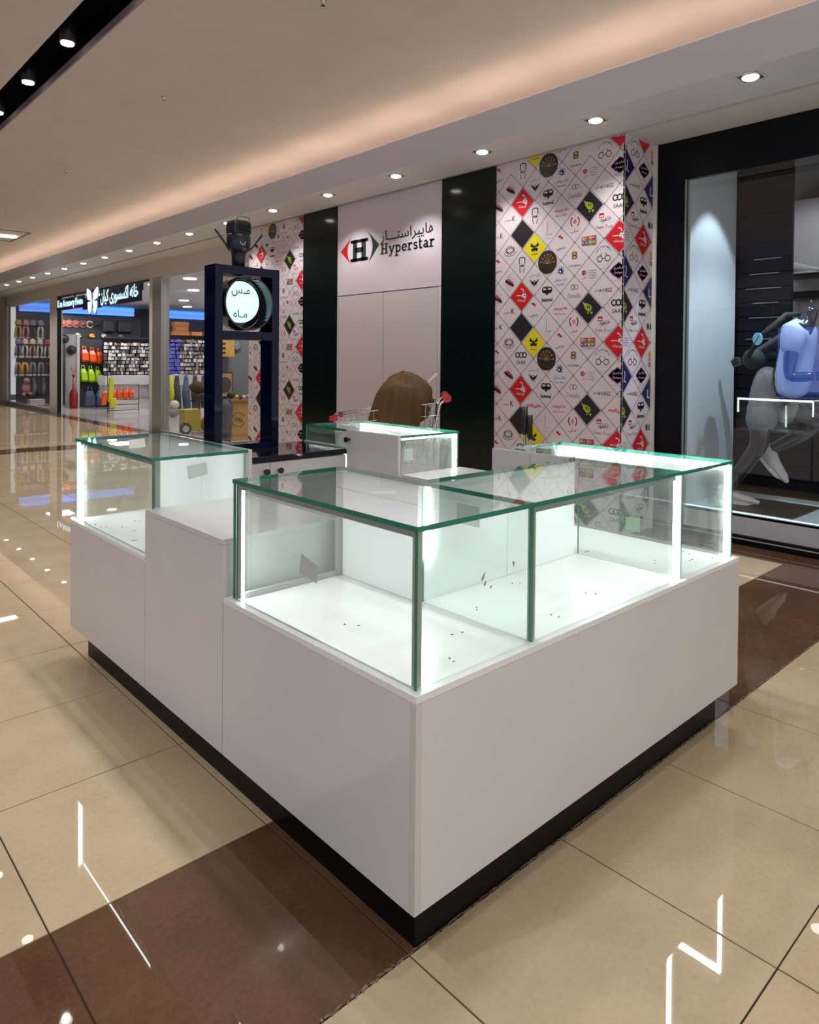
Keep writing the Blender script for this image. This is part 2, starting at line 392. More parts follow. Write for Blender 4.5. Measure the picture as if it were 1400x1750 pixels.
# linear ceiling lamp far left
t = thing('linear_ceiling_light', 'recessed linear ceiling lamp with white tube at far left', 'light', (3.4, 15.8, ZC))
b = MB()
for q in ((3.05, 15.1, 3.9, 15.14), (3.05, 16.5, 3.9, 16.54), (3.05, 15.1, 3.09, 16.54), (3.86, 15.1, 3.9, 16.54)): b.box(q[0], q[1], ZC-.006, q[2], q[3], ZC, CAN)
b.build('frame', t); b = MB(); b.box(3.15, 15.7, ZC-.03, 3.8, 15.85, ZC-.008, LENS); b.build('tube', t)

b = MB(); b.box(-9.1, 3.0, 0, -9.0, 30, 3.0, SHOPBLK); b.box(-9.1, 3.0, 3.0, -9.0, 30, ZC, SOFFIT); struct(b.build('wall_left'))  # unseen opposite shopfront, added dark so reflections in window and panels stay dark
# --- wall plane x=XW (boards and columns)
def wallbox(name, y0, y1, z0, z1, m, x=XW, th=.03, parent=None, bevel=0):
    return bx(name, x, y0, z0, x+th, y1, z1, m, parent, bevel)
b = MB(); b.box(XW+.03, 3.05, 0, XS-.02, 8.93, ZS, GAP); struct(b.build('wall_back'))
wl = struct(bx('wall_right', XW, 3.035, 0, XS, 3.05, ZS, VINYL))
wp1 = struct(wallbox('wall_pillar', 3.037, 4.385, 0, ZS, VINYL))
wp2 = struct(wallbox('wall_pillar', 7.581, 8.946, 0, ZS, VINYL))
for y0, y1, t_ in ((4.387, 5.097, 'right'), (6.866, 7.579, 'left')):
    t = thing('column_cladding', f'dark green glossy column panel {"between sign board and near logo wallpaper" if t_=="right" else "between far logo wallpaper and sign board"}', 'column', (XW, (y0+y1)/2, 0), 'dark green columns')
    bx('panel', XW-.012, y0, .002, XW+.028, y1, ZS-.002, GREEN, t)
t = thing('sign_board', 'white wall board with store sign above a flush service door', 'sign', (XW, 6, 0))
bx('upper_board', XW-.004, 5.10, 2.168, XW+.028, 6.862, ZS-.002, PINKW, t)
bx('door_panel', XW-.002, 6.02, .01, XW+.028, 6.832, 2.158, DOORW, t)
bx('door_panel', XW-.002, 5.155, .01, XW+.028, 6.010, 2.158, DOORW, t)
bx('side_strip', XW-.004, 5.10, .002, XW+.028, 5.148, 2.162, PINKW, t); bx('side_strip', XW-.004, 6.84, .002, XW+.028, 6.862, 2.162, PINKW, t)
INK = mat('sign_ink_dark', (.012, .025, .028), rough=.5); REDI = mat('sign_red', (.62, .01, .012), rough=.5)
def decal(polys, m, mb, fx, a0=-1e9, a1=1e9, b0=-1e9, b1=1e9):
    for p in polys:
        q = clip(p, a0, a1, b0, b1)
        if q: mb.face([fx(*c) for c in q], m)
fxW = lambda a, z: (XW-.0075, -a, z)     # a = -y reads left to right
def arcpts(p0, p1, bulge, n=10):
    out = []
    for i in range(n+1):
        t_ = i/n; out.append((p0[0]+(p1[0]-p0[0])*t_+bulge*4*t_*(1-t_), p0[1]+(p1[1]-p0[1])*t_))
    return out
b = MB()
ip = arcpts((-6.583, 2.845), (-6.580, 2.508), -.085); tip = (-6.790, 2.684)
ou = [tip]
decal([[tip, ip[i], ip[i+1]] for i in range(10)], REDI, b, fxW)
ob = b.build('red_emblem', t)
b = MB(); ip = arcpts((-6.295, 2.872), (-6.288, 2.505), .088); tip = (-6.088, 2.697)
decal([[tip, ip[i+1], ip[i]] for i in range(10)], INK, b, fxW); b.build('dark_emblem', t)
b = MB()   # slab H
hz0, hz1 = 2.545, 2.795
H_ = []
for cx in (-6.525, -6.365): H_ += rect(cx, (hz0+hz1)/2, .075, hz1-hz0)
H_ += rect(-6.445, 2.675, .15, .055)
for cx in (-6.525, -6.365):
    for cz in (hz0+.018, hz1-.018): H_ += rect(cx, cz, .135, .036); H_ += ell(cx-.066, cz, .018, .018, 10); H_ += ell(cx+.066, cz, .018, .018, 10)
decal(H_, INK, b, fxW); b.build('letter_emblem', t)
# slab-serif latin wordmark drawn with strokes (unit: x-height 1)
def slab_word():
    out = []; pen = 0; W = .26; s = .16
    def ser(x, y, w_=.62): return rect(x, y, w_, s)
    def add(polys, adv):
        nonlocal pen
        out.extend([[(x+pen, y) for x, y in p] for p in polys]); pen += adv
    def stem(x, y0, y1): return rect(x, (y0+y1)/2, W, y1-y0)
    add(stem(.35, 0, 1.5)+stem(1.05, 0, 1.5)+rect(.7, .75, .7, s)+ser(.33, .08)+ser(1.07, .08)+ser(.33, 1.42)+ser(1.07, 1.42), 1.48)
    add(stroke([(.22, .95), (.55, .1)], W)+stroke([(.92, .95), (.55, .05), (.4, -.3), (.15, -.36)], W*.75)+ser(.22, .93, .5)+ser(.92, .93, .4), 1.12)
    add(stem(.3, -.5, 1)+ser(.3, -.45)+ser(.2, .93, .3)+stroke(arc(.55, .5, .36, .42, 130, -130, 12), W*.8), 1.14)
    add(stroke(arc(.5, .5, .36, .42, 0, 310, 14), W*.78)+rect(.5, .52, .72, s*.8), 1.0)
    add(stem(.3, 0, 1)+ser(.32, .07)+ser(.2, .93, .3)+stroke(arc(.62, .62, .26, .3, 160, 50, 6), W*.8), .92)
    add(stroke(arc(.42, .72, .24, .2, 30, 270, 8)+arc(.42, .28, .26, .2, 90, -150, 8), W*.75), .82)
    add(stem(.32, .2, 1.35)+rect(.38, .93, .6, s)+stroke(arc(.5, .22, .18, .16, 180, 330, 6), W*.8), .8)
    add(stem(.68, .05, .75)+stroke(arc(.45, .72, .23, .2, 0, 150, 6), W*.75)+stroke(arc(.42, .3, .25, .2, 60, 330, 8), W*.75)+rect(.78, .07, .3, s), .98)
    add(stem(.3, 0, 1)+ser(.32, .07)+ser(.2, .93, .3)+stroke(arc(.62, .62, .26, .3, 160, 50, 6), W*.8), .9)
    return out, pen
P, pw = slab_word(); k = .865/pw
b = MB(); decal([[(-6.066+x*k, 2.580+y*.078) for x, y in p] for p in P], INK, b, fxW); b.build('latin_lettering', t)
b = MB(); decal(T('هاییراستـــار', -5.635, 2.765, .86, .145, fa=True, bold=.006), INK, b, fxW); b.build('persian_lettering', t)

# --- logo wallpaper
K = dict(red=mat('ink_red', (.58, .012, .02), .4), blk=mat('ink_black', (.012, .012, .018), .4), yel=mat('ink_yellow', (.78, .66, .02), .4), brn=mat('ink_brown', (.035, .022, .02), .4),
         gold=mat('ink_gold', (.40, .24, .06), .4), blu=mat('ink_blue', (.05, .16, .42), .4), nav=mat('ink_navy', (.012, .012, .10), .4), pur=mat('ink_purple', (.14, .012, .10), .4),
         grn=mat('ink_green', (.33, .45, .04), .4), gry=mat('ink_grey', (.30, .27, .30), .4), wht=mat('ink_white', (.75, .70, .74), .4), lin=mat('ink_line', (.42, .37, .40), .4), org=mat('ink_orange', (.72, .25, .05), .4),
         pnk=mat('ink_rose', (.40, .13, .18), .4), dk=mat('ink_charcoal', (.02, .016, .022), .4))
dia = lambda r: [[(0, -r), (r, 0), (0, r), (-r, 0)]]
def circ(cx, cy, r, wd, a0=0, a1=360, n=14): return stroke(arc(cx, cy, r, r, a0, a1, n), wd)
def L_red(): return [('red', dia(.46)), ('wht', T('قهوه‌خانه'.replace('\u200c', ''), -.0, -.13, .34, .13, fa=True) + rect(-.12, .03, .2, .025)+stroke([(.02, .0), (.1, .12), (.16, .02)], .06)+stroke([(.1, .1), (.06, .22), (-.02, .24)], .035)+ell(.13, -.02, .06, .06))]
def L_black(): return [('dk', dia(.46))]
def L_yellow(): return [('yel', dia(.46)), ('blk', [[(0, .02), (-.13, .17), (-.17, .06), (-.03, -.0)], [(0, .02), (.13, .17), (.17, .06), (.03, 0)], [(0, 0), (-.14, -.02), (-.1, -.12), (-.02, -.08)], [(0, 0), (.14, -.02), (.1, -.12), (.02, -.08)]]+rect(0, .0, .03, .22)+rect(0, -.2, .26, .018))]
def L_tooth(): return [('blk', stroke([(-.11, .04), (-.11, .22), (-.04, .25), (.04, .25), (.11, .22), (.11, .04)], .03)+T('BBB', 0, -.02, .2, .07, bold=.02)+stroke([(-.1, -.09), (-.06, -.24)], .022)+stroke([(.1, -.09), (.06, -.24)], .022))]
def L_wings(): return [('gry', T('کرپستی', 0, .14, .42, .13, fa=True)), ('blk', [[(0, -.1), (-.2, .02), (-.06, -.17)], [(0, -.1), (.2, .02), (.06, -.17)]]+circ(0, -.08, .05, .02, n=8)+[[(0, -.24), (.04, -.13), (-.04, -.13)]])]
def L_dots(): return [('red', rect(-.04, .24, .1, .07)+rect(.03, .19, .08, .06)), ('blk', T('دس', 0, -.13, .3, .11, fa=True))]
def L_circle(): return [('brn', ell(0, 0, .36, .37, 22)), ('gold', sum([stroke([(0, -.05), (.25*math.cos(math.radians(a)), -.05+.28*math.sin(math.radians(a)))], .014)+ell(.26*math.cos(math.radians(a)), -.05+.29*math.sin(math.radians(a)), .03, .03, 6) for a in range(10, 180, 26)], []))]
def L_bee(): return [('blk', circ(-.09, .14, .09, .035, n=10)+circ(.09, .14, .09, .035, n=10)+[[(-.18, .14), (0, .14), (-.04, .08), (-.14, .07)], [(.18, .14), (0, .14), (.04, .08), (.14, .07)]]+ell(0, .02, .045, .05, 8)+rect(0, .24, .04, .04)+T('hummel', 0, -.16, .4, .13, bold=.03))]
def L_line(): return [('gry', rect(-.02, .08, .018, .34)+T('نسار', .03, -.13, .26, .12, fa=True)+rect(0, -.26, .2, .01))]
def L_script(): return [('red', T('ماه چپرومند'.replace('چ', 'خ'), 0, .04, .5, .14, fa=True, bold=.012)+T('Rahbal Leather', 0, -.12, .42, .05, shear=.3))]
def L_bank(): return [('blu', ell(0, .17, .07, .09, 12)+sum([stroke([(0, .17), (.13*math.cos(math.radians(a)), .17+.15*math.sin(math.radians(a)))], .03) for a in range(-30, 220, 36)], [])), ('wht', ell(-.01, .17, .03, .035, 8)), ('blu', T('بانک سامان', 0, -.08, .46, .13, fa=True)+T('Saman Bank', 0, -.22, .34, .06))]
def L_kish(): return [('gold', circ(0, .16, .055, .035, n=8)+circ(0, .06, .055, .035, n=8)+rect(-.08, .11, .035, .22)+rect(.08, .11, .035, .22)), ('blk', T('KISH BEHIN', 0, -.2, .4, .06))]
def L_dan(): return [('gry', circ(-.05, .16, .07, .02, n=10)+circ(.06, .16, .07, .02, n=10)+T('Daniellas', 0, -.09, .5, .15, shear=.35, bold=.004))]
def L_five(): return [('red', T('۵' if False else 'O', 0, .12, .12, .15, bold=.03)+stroke(arc(0, .12, .15, .16, 130, 230, 6), .035)+stroke(arc(0, .12, .15, .16, 50, -50, 6), .035)+T('هتلی', 0, -.16, .3, .12, fa=True))]
def L_text(): return [('red', circ(-.17, .06, .06, .03, n=8)+ell(-.17, .06, .03, .03, 8)+T('قاره', -.17, -.1, .16, .08, fa=True)), ('gry', rect(-.04, 0, .008, .26)+sum([rect(.13, .11-.07*i, .24, .016) for i in range(4)], []))]
def L_dark(): return [('dk', dia(.46)), ('grn', [[(-.17, .16), (-.02, .14), (.1, .08), (.13, -.02), (.06, -.1), (-.04, -.08), (-.13, .02)]]+ell(-.17, .17, .03, .03, 6)+ell(.12, -.14, .04, .04, 8)+ell(.0, -.14, .03, .03, 6)), ('dk', rect(-.02, .05, .02, .12)+rect(.05, .02, .02, .12)+rect(.01, .04, .12, .02))]
def L_squares():
    cs = ['grn', 'red', 'org', 'red', 'red', 'blu', 'grn', 'gold']
    return [('gry', rect(.0, .0, .52, .27))]+[(cs[i], rect(-.18+.12*(i % 4), .065-.13*(i//4), .095, .105)) for i in range(8)]+[('wht', rect(-.18+.12*(i % 4), .065-.13*(i//4), .03, .04)) for i in range(8)]
def L_glasses(): return [('blk', circ(-.13, -.08, .085, .02)+circ(.13, -.08, .085, .02)+stroke([(-.045, -.08), (.045, -.08)], .015)+stroke([(-.11, 0), (-.06, .08)], .015)+stroke([(.11, 0), (.06, .08)], .015)+sum([T(c, .27*math.cos(math.radians(a)), .27*math.sin(math.radians(a))-.0, .045, .05, rot=math.radians(a-90)) for c, a in zip('ofyourmind', range(150, 20, -13))], [])), ('gry', stroke(arc(0, -.08, .3, .3, 200, 340, 10), .008))]
def L_orez(): return [('blk', T('OREZ', .13, 0, .32, .11)+T('الان', -.25, 0, .12, .07, fa=True)), ('gold', sum([stroke([(-.1, 0), (-.1+.05*math.cos(math.radians(a)), .05*math.sin(math.radians(a)))], .022) for a in range(18, 360, 72)], []))]
def L_funny(): return [('red', rect(-.09, .22, .16, .04)+stroke([(-.16, .12), (-.02, .12), (-.02, .2), (-.16, .2), (-.16, .12)], .02)+T('F', -.24, -.16, .05, .12, shear=.3)+T('F', .08, -.16, .05, .12, shear=.3)), ('blk', T('فان‌فود'.replace('\u200c', ''), .05, .05, .36, .18, fa=True)+T('unny', -.1, -.18, .2, .07, shear=.3)+T('ood', .2, -.17, .15, .07, shear=.3))]
def L_purple(): return [('pur', ell(0, .03, .25, .19, 14)+ell(-.22, .03, .08, .06, 8)+ell(.22, .03, .08, .06, 8)+ell(0, .03, .13, .24, 10)), ('wht', T('شاندیز'.replace('ن', 'ن'), 0, .1, .3, .1, fa=True)+T('موندا', 0, -.03, .24, .09, fa=True)), ('gry', rect(0, -.25, .34, .01))]
def L_saad(): return [('blk', circ(-.14, .12, .08, .035, n=10)+circ(.0, .12, .08, .035, n=10)+circ(.14, .12, .08, .035, n=10)+T('SAAD', 0, -.12, .4, .12, bold=.004))]
def L_mylin(): return [('red', T('myli', -.13, .02, .26, .14, bold=.015)+T('مایلین', .15, .02, .3, .15, fa=True, bold=.02))]
def L_hatch(): return [('gry', sum([rect(0, -.24+.08*i, .44-abs(-.24+.08*i)*1.2, .01) for i in range(7)], [])), ('pnk', [[(-.2, .05), (-.05, .12), (.14, -.02), (.18, -.16), (.02, -.13), (-.12, -.04)]]+sum([ell(-.15+.06*i, .03-.03*i, .03, .06, 6) for i in range(6)], []))]
def L_k(): return [('blk', T('K', .14, .04, .13, .17)+T('MONNIER', -.1, 0, .26, .04))]
def L_crowd(): return [('blk', sum([circ(.16*math.cos(a), .03+.1*math.sin(a), .035, .018, n=6) for a in [i*.7 for i in range(9)]], [])+stroke(arc(0, 0, .26, .16, 190, 350, 8), .014))]
def L_burger(): return [('org', ell(0, .14, .11, .1, 12)), ('gry', rect(0, .0, .2, .07)), ('pnk', rect(0, -.14, .2, .14))]
def L_navy(): return [('nav', dia(.46)), ('wht', stroke([(-.12, .1), (-.14, -.12), (-.02, -.14)], .04)+stroke([(.06, .16), (.1, .05), (.04, -.1), (.14, -.16)], .035))]
def L_mm(): return [('blk', T('M & M', 0, -.02, .42, .2, bold=.05))]
COLS = {-2: [L_dots, L_hatch, L_k], -1: [L_k, L_crowd, L_hatch], 0: [L_red, L_black, L_tooth], 1: [L_yellow, L_wings, L_tooth], 2: [L_circle, L_bee, L_line], 3: [L_bank, L_script, L_dots],
        4: [L_kish, L_dan, L_five], 5: [L_dark, L_squares, L_text], 6: [L_glasses, L_orez, L_funny], 7: [L_red, L_purple, L_saad]}
# z of the first cell listed (top one)
TOP = {-2: 3.01, -1: 2.70, 0: 2.845, 1: 3.27, 2: 3.128, 3: 2.987, 4: 3.128, 5: 2.705, 6: 3.128, 7: 3.27}
OVER = {(0, 5): L_saad, (1, 8): L_mylin, (7, 8): L_mylin, (1, 5): L_dots}
CP = .1415
def paper(parent, fx, a_of, cols, a0, a1, seed, zoff=0):
    mbs = {}
    def put(c, polys, ac, zc, sc=.283):
        mb = mbs.setdefault(c, MB()) if False else mbs.setdefault('all', MB())
        lay = {'lin': 0, 'gry': 1}.get(c, 2)
        for p in polys:
            q = clip([(ac+x*sc, zc+z*sc) for x, z in p], a0, a1, .03, ZS-.005)
            if q: mb.face([fx(*pt, put.d) for pt in q], K[c])
    put.d = 0
    for c in range(min(cols)-1, max(cols)+2):
        for k in range(-1, 13):
            ac = a_of(c); zc = TOPZ(c, k)+zoff
            h = CP
            put.d = .0010
            put('lin', stroke([(0, -.5), (.5, 0)], .035)+stroke([(0, -.5), (-.5, 0)], .035), ac, zc)
    for c in cols:
        seq = cols[c]; z0 = TOP_.get(c, 3.0)
        for k in range(-1, 13):
            zc = z0-.283*k+zoff
            if zc < -.1 or zc > 3.4: continue
            fn = OVER.get((c, k)) if seed == 0 else None
            if fn is None: fn = seq[k % 3]
            for n, (col, polys) in enumerate(fn()):
                put.d = .0016+.0007*n
                put(col, polys, a_of(c), zc)
    o = mbs['all'].build('printed_logos', parent); return o
def TOPZ(c, k):
    z0 = TOP_.get(c, None)
    if z0 is None: z0 = 2.845 if c % 2 == 0 else 2.7035
    return z0-.283*k
TOP_ = TOP
# snap the column heights to the half-cell lattice
for c in TOP: 
    base = 2.845 if c % 2 == 0 else 2.7035
    TOP[c] = base+round((TOP[c]-base)/.283)*.283
paper(wp1, lambda a, z, d: (XW-d, -a, z), lambda c: -(4.07-CP*c), COLS, -4.383, -3.038, 0)
paper(wp2, lambda a, z, d: (XW-d, -a, z), lambda c: -(8.612-CP*c), COLS, -8.945, -7.583, 1)
SCOL = {0: [L_glasses, L_orez, L_funny], 1: [L_red, L_purple, L_bee], 2: [L_burger, L_navy, L_mm], -1: [L_text, L_navy, L_dark]}
TOP_ = {0: 3.128, 1: 3.27, 2: 3.128, -1: 3.27}
for c in TOP_:
    base = 2.845 if c % 2 == 0 else 2.7035
    TOP_[c] = base+round((TOP_[c]-base)/.283)*.283
paper(wl, lambda a, z, d: (a, 3.035-d, z), lambda c: XW+.15+CP*c, SCOL, XW+.001, XS-.02, 2)

# trim at the pillar / shopfront corner
struct(bx('trim_4', XS-.03, 3.0, 0, XS-.012, 3.034, ZS-.005, BULK))

# ================================================================== RIGHT SHOP WINDOW
def sbox(b, *a): b.box(*a)
b = MB(); b.box(XS, 2.76, 0, XS+.05, 3.03, ZS, SHOPBLK); b.box(XS, -2.5, 2.905, XS+.05, 2.76, ZS, SHOPBLK)
b.box(XS, -2.5, 0, XS+.05, 2.76, .072, SHOPBLK); b.box(XS-.012, -2.5, .045, XS, 2.76, .052, ALU)
struct(b.build('window_1'))
wf = bpy.data.objects['window_1']
bx('window_pane', XS+.012, -2.5, .235, XS+.022, 2.758, 2.903, SHOPGLASS, wf)
bx('window_edge_trim', XS-.004, 2.752, .24, XS+.012, 2.762, 2.903, mat('pale_edge', (.25, .30, .30), .3), wf)
PALEB = mat('pale_grey_wall', (.50, .56, .58), rough=.7, noise=.03, nscale=2)
struct(bx('wall_shop_side', XS+.05, 2.74, 0, 6.50, 2.80, 3.2, PALEB)); bx('dark_end_cap', 6.5005, 2.7385, .262, 6.61, 2.80, 3.2, SHOPBLK, bpy.data.objects['wall_shop_side'])  # black cap added to darken the lit wall end and block leaking light
struct(bx('ceiling_shop', XS+.05, -2.5, 3.2, 9.0, 3.0, 3.25, mat('dark_shop_ceiling', (.05, .05, .055), .6)))
struct(bx('floor_shop', XS+.05, -2.5, .0, 9.0, 2.8, .02, mat('dark_shop_floor', (.03, .03, .035), .3)))
struct(bx('wall_shop_back', 8.6, -2.5, 0, 8.65, 3.0, 3.2, mat('shop_grey', (.30, .30, .34), .6)))
t = thing('window_platform', 'low white lit display platform inside the right shop window', 'platform', (5.9, 1.5, 0))
bx('front_board', XS+.022, -2.5, .074, XS+.05, 2.74, .232, mat('grey_white_board', (.50, .50, .56), .4), t)
bx('platform_top', XS+.022, -2.5, .214, 6.50, 2.738, .24, mat('pale_blue_top', (.55, .68, .72), .15), t)
bx('lit_edge', XS+.024, -2.5, .2402, XS+.034, 2.737, .246, mat('blue_white_edge', (.7, .85, 1), emit=1.6, ecol=(.6, .8, 1)), t)
bx('back_rail', 6.40, -2.5, .2402, 6.44, 2.737, .262, ALU, t)
b = MB(); b.box(5.66, 1.93, .2402, 6.28, 2.52, .248, SHOPBLK); tag(b.build('floor_mat'), 'black square mat on the window platform under the mannequin', 'mat')
t = thing('slat_wall', 'dark horizontal slat display wall behind the mannequin', 'display wall', (6.55, 2.4, 0))
SL = mat('dark_slat', (.008, .006, .009), rough=.5, spec=.12)
bx('backing', 6.575, .6, .0, 6.60, 2.74, 1.15, SHOPBLK, t); bx('backing', 6.575, 2.28, 1.15, 6.60, 2.74, 3.2, SHOPBLK, t)
z = .27
while z < 3.1:
    y0 = .6 if z < 1.08 else 2.28
    bx('slat', 6.55, y0, z, 6.575, 2.738, z+.118, SL, t); z += .13
for i, zz in enumerate((2.33, 2.20, 2.07, 1.94, 1.81, 1.62)):
    bx('slot_rail', 6.54, 2.36+.02*(i % 2), zz, 6.549, 2.60+.03*(i % 3), zz+.008, mat('dull_steel', (.25, .25, .27), .4, metal=.8), t)
# shop shelves beyond
t = thing('wall_shelf', 'white shop shelf wall with black ledges right of slat wall', 'shelf', (7.9, 2, 0))
bx('panel', 7.9, .8, 1.1, 7.94, 2.75, 3.1, mat('shop_shelf_white', (.62, .60, .66), .5), t)
bx('ledge', 7.62, .9, 2.28, 7.9, 2.72, 2.31, SHOPBLK, t); bx('ledge', 7.62, .9, 2.06, 7.9, 2.72, 2.13, SHOPBLK, t)
def shoe(mb, p, d, L_, m, sole, up=Vector((0, 0, 1)), h=.09, w_=.045):
    """low trainer: p heel ground point, d unit toe direction"""
    p = Vector(p); d = Vector(d).normalized(); s = d.cross(up).normalized(); up = s.cross(d)
    prof = [(0, .95, .8), (.12, 1.0, .95), (.3, .82, .92), (.5, .62, 1.0), (.7, .48, 1.1), (.88, .38, 1.0), (1.0, .2, .6)]
    rings = []
    for t_, hh, ww in prof:
        base = len(mb.v); c = p+d*L_*t_
        for a in range(10):
            q = 2*PI*a/10; x = math.cos(q)*w_*ww; zz = (math.sin(q)*.5+.5)*h*hh+.012
            mb.v.append(tuple(c+s*x+up*zz))
        rings.append(base)
    for i in range(len(rings)-1):
        for k in range(10): mb.f.append((rings[i]+k, rings[i]+(k+1) % 10, rings[i+1]+(k+1) % 10, rings[i+1]+k)); mb.m.append(mb.mi(m)); mb.smooth.append(True)
    for r_, rv in ((rings[0], False), (rings[-1], True)): mb.f.append(tuple(r_+k for k in range(10))); mb.m.append(mb.mi(m)); mb.smooth.append(True)
    # sole
    base = len(mb.v); n = 12
    for zz in (0, .022):
        for a in range(n):
            q = 2*PI*a/n; tt = .5+.54*math.cos(q); ww = w_*(1.0+.12*math.sin(tt*PI))*math.sin(q)
            mb.v.append(tuple(p+d*L_*tt+s*ww+up*(zz+(.02 if tt > .9 else 0))))
    for k in range(n): mb.f.append((base+k, base+(k+1) % n, base+n+(k+1) % n, base+n+k)); mb.m.append(mb.mi(sole)); mb.smooth.append(False)
    mb.f.append(tuple(base+k for k in range(n))); mb.m.append(mb.mi(sole)); mb.smooth.append(False)
    mb.f.append(tuple(base+n+k for k in range(n))); mb.m.append(mb.mi(sole)); mb.smooth.append(False)
SHW = mat('white_shoe', (.62, .62, .66), .6); SHS = mat('shoe_sole', (.75, .75, .78), .5)
b = MB(); shoe(b, (7.72, 2.68, 2.31), (0, -1, 0), .29, SHW, SHS, h=.12, w_=.05); tag(b.build('display_shoe'), 'white and black trainer on the upper shop ledge', 'shoe')
b = MB(); SHIRTC = mat('cream_shirt', (.62, .57, .55), .8)
pr_ = [(-.02, .0), (.16, .0), (.17, -.5), (-.17, -.5), (-.16, 0)]
b.box(7.70, 2.33, 1.45, 7.73, 2.66, 1.93, SHIRTC)
b.obox((7.715, 2.495, 1.97), (0, .10, 0), (0, 0, .05), (.015, 0, 0), SHIRTC); b.obox((7.715, 2.30, 1.86), (0, .07, -.03), (0, .02, .06), (.014, 0, 0), SHIRTC); b.obox((7.715, 2.69, 1.86), (0, .07, .03), (0, -.02, .06), (.014, 0, 0), SHIRTC)
b.tube([(7.715, 2.495, 2.02), (7.715, 2.495, 2.07)], .005, CHROME)
t = tag(b.build('hanging_shirt', None, .008), 'cream sleeveless top with dark print hanging under the ledge', 'shirt')
b = MB(); 
for q in ([(2.60, 1.90), (2.56, 1.80), (2.52, 1.88)], [(2.54, 1.82), (2.50, 1.72), (2.48, 1.83)], [(2.60, 1.78), (2.55, 1.70), (2.57, 1.80)]): b.face([(7.699, y, z) for y, z in q], SHOPBLK)
b.build('print', t)
b = MB(); b.disc((6.3, 1.9, 3.19), (0, 0, 1), .06, LENS, 14, .006); tag(b.build('window_spotlight'), 'round ceiling spot inside the right shop window', 'light')
spot('window_bulb', (5.95, 2.25, 3.1), 60, 70, .3, (.72, .84, 1), (6.0, 2.75, 1.2))
spot('window_bulb', (5.8, 1.5, 3.1), 120, 80, .5, (.72, .84, 1), (6.0, 2.1, 1.2))
spot('shop_bulb', (7.2, 2.0, 3.1), 14, 110, .5, (.9, .92, 1), (7.9, 2.4, 2.0))

# ---- mannequin
def skin(name, verts, edges, radii, m, parent, sub=2, root=0):
    me = bpy.data.meshes.new(name); me.from_pydata(verts, edges, []); me.materials.append(m)
    o = bpy.data.objects.new(name, me); C.objects.link(o)
    md = o.modifiers.new('skin', 'SKIN')
    for i, r in enumerate(radii):
        sv = me.skin_vertices[0].data[i]; rr = r if isinstance(r, tuple) else (r, r); sv.radius = rr; sv.use_root = (i == root)
    md.use_smooth_shade = True; md.branch_smoothing = .6
    sb = o.modifiers.new('sub', 'SUBSURF'); sb.levels = sub; sb.render_levels = sub
    if parent: o.parent = parent; o.matrix_parent_inverse = world_of(parent).inverted()
    return o
MQ = mat('gloss_dark_mannequin', (.035, .035, .05), rough=.22, coat=.5)
man = thing('mannequin', 'headless dark running mannequin in blue shirt inside right window', 'mannequin', (6.0, 2.3, .24))
V = [(6.0, 2.25, 1.14), (6.0, 2.12, 1.32), (6.0, 2.02, 1.55), (6.0, 1.97, 1.70), (6.0, 1.955, 1.77), (6.0, 1.925, 1.86),
     (6.17, 2.10, 1.68), (6.2, 2.35, 1.53), (6.18, 2.53, 1.43),
     (5.82, 2.0, 1.66), (5.80, 2.03, 1.30), (5.86, 1.86, 1.31),
     (5.90, 2.30, 1.10), (5.90, 2.26, .76), (5.90, 2.50, .40), (5.90, 2.545, .30),
     (6.10, 2.24, 1.10), (6.10, 1.90, .92), (6.09, 2.16, .76), (6.08, 2.27, .695)]
Eg = [(0, 1), (1, 2), (2, 3), (3, 4), (4, 5), (3, 6), (6, 7), (7, 8), (3, 9), (9, 10), (10, 11), (0, 12), (12, 13), (13, 14), (14, 15), (0, 16), (16, 17), (17, 18), (18, 19)]
Rd = [(.14, .12), (.12, .10), (.15, .12), (.13, .10), .06, .062, .06, .046, .034, .06, .046, .038, .11, .075, .052, .042, .11, .078, .058, .043]
skin('body', V, Eg, Rd, MQ, man)
# fists with curled fingers
def fist(c, d, parent, s=1):
    c = Vector(c); d = Vector(d).normalized(); side = d.cross(Vector((0, 0, 1))).normalized(); dn = side.cross(d)
    b = MB(); b.obox(c+d*.045, d*.036, side*.016, dn*.034, MQ)
    for k in range(4):
        o_ = c+d*.078+dn*(.028-.018*k)
        b.tube([o_-d*.01+side*.012, o_+d*.014, o_+d*.004-side*.03, o_-d*.03-side*.032], [.0095, .0095, .009, .0075], MQ, 7)
    b.tube([c+d*.02+dn*.03, c+d*.06+dn*.042-side*.02, c+d*.075+dn*.02-side*.044], [.011, .010, .008], MQ, 7)
    b.build('hand', parent, .004)
fist((6.18, 2.53, 1.43), (-.0, .7, -.3), man); fist((5.86, 1.86, 1.31), (.1, -1, .15), man)
SH = mat('pale_blue_shirt', (.42, .52, .72), rough=.6, noise=.08, nscale=7, bump=.8)
skin('shirt', [(6.0, 2.09, 1.12), (6.0, 2.07, 1.32), (6.0, 2.02, 1.56), (6.0, 1.975, 1.705), (6.0, 1.958, 1.765), (6.16, 2.08, 1.68), (6.19, 2.21, 1.61), (5.83, 2.0, 1.66), (5.805, 2.03, 1.46)],
     [(0, 1), (1, 2), (2, 3), (3, 4), (3, 5), (5, 6), (3, 7), (7, 8)], [(.165, .15), (.16, .145), (.175, .15), (.15, .12), (.085, .085), (.09, .09), (.08, .08), (.11, .115), (.10, .10)], SH, man, root=0)
SHO = mat('grey_shorts', (.22, .22, .26), rough=.6, noise=.15, nscale=18, bump=.5)
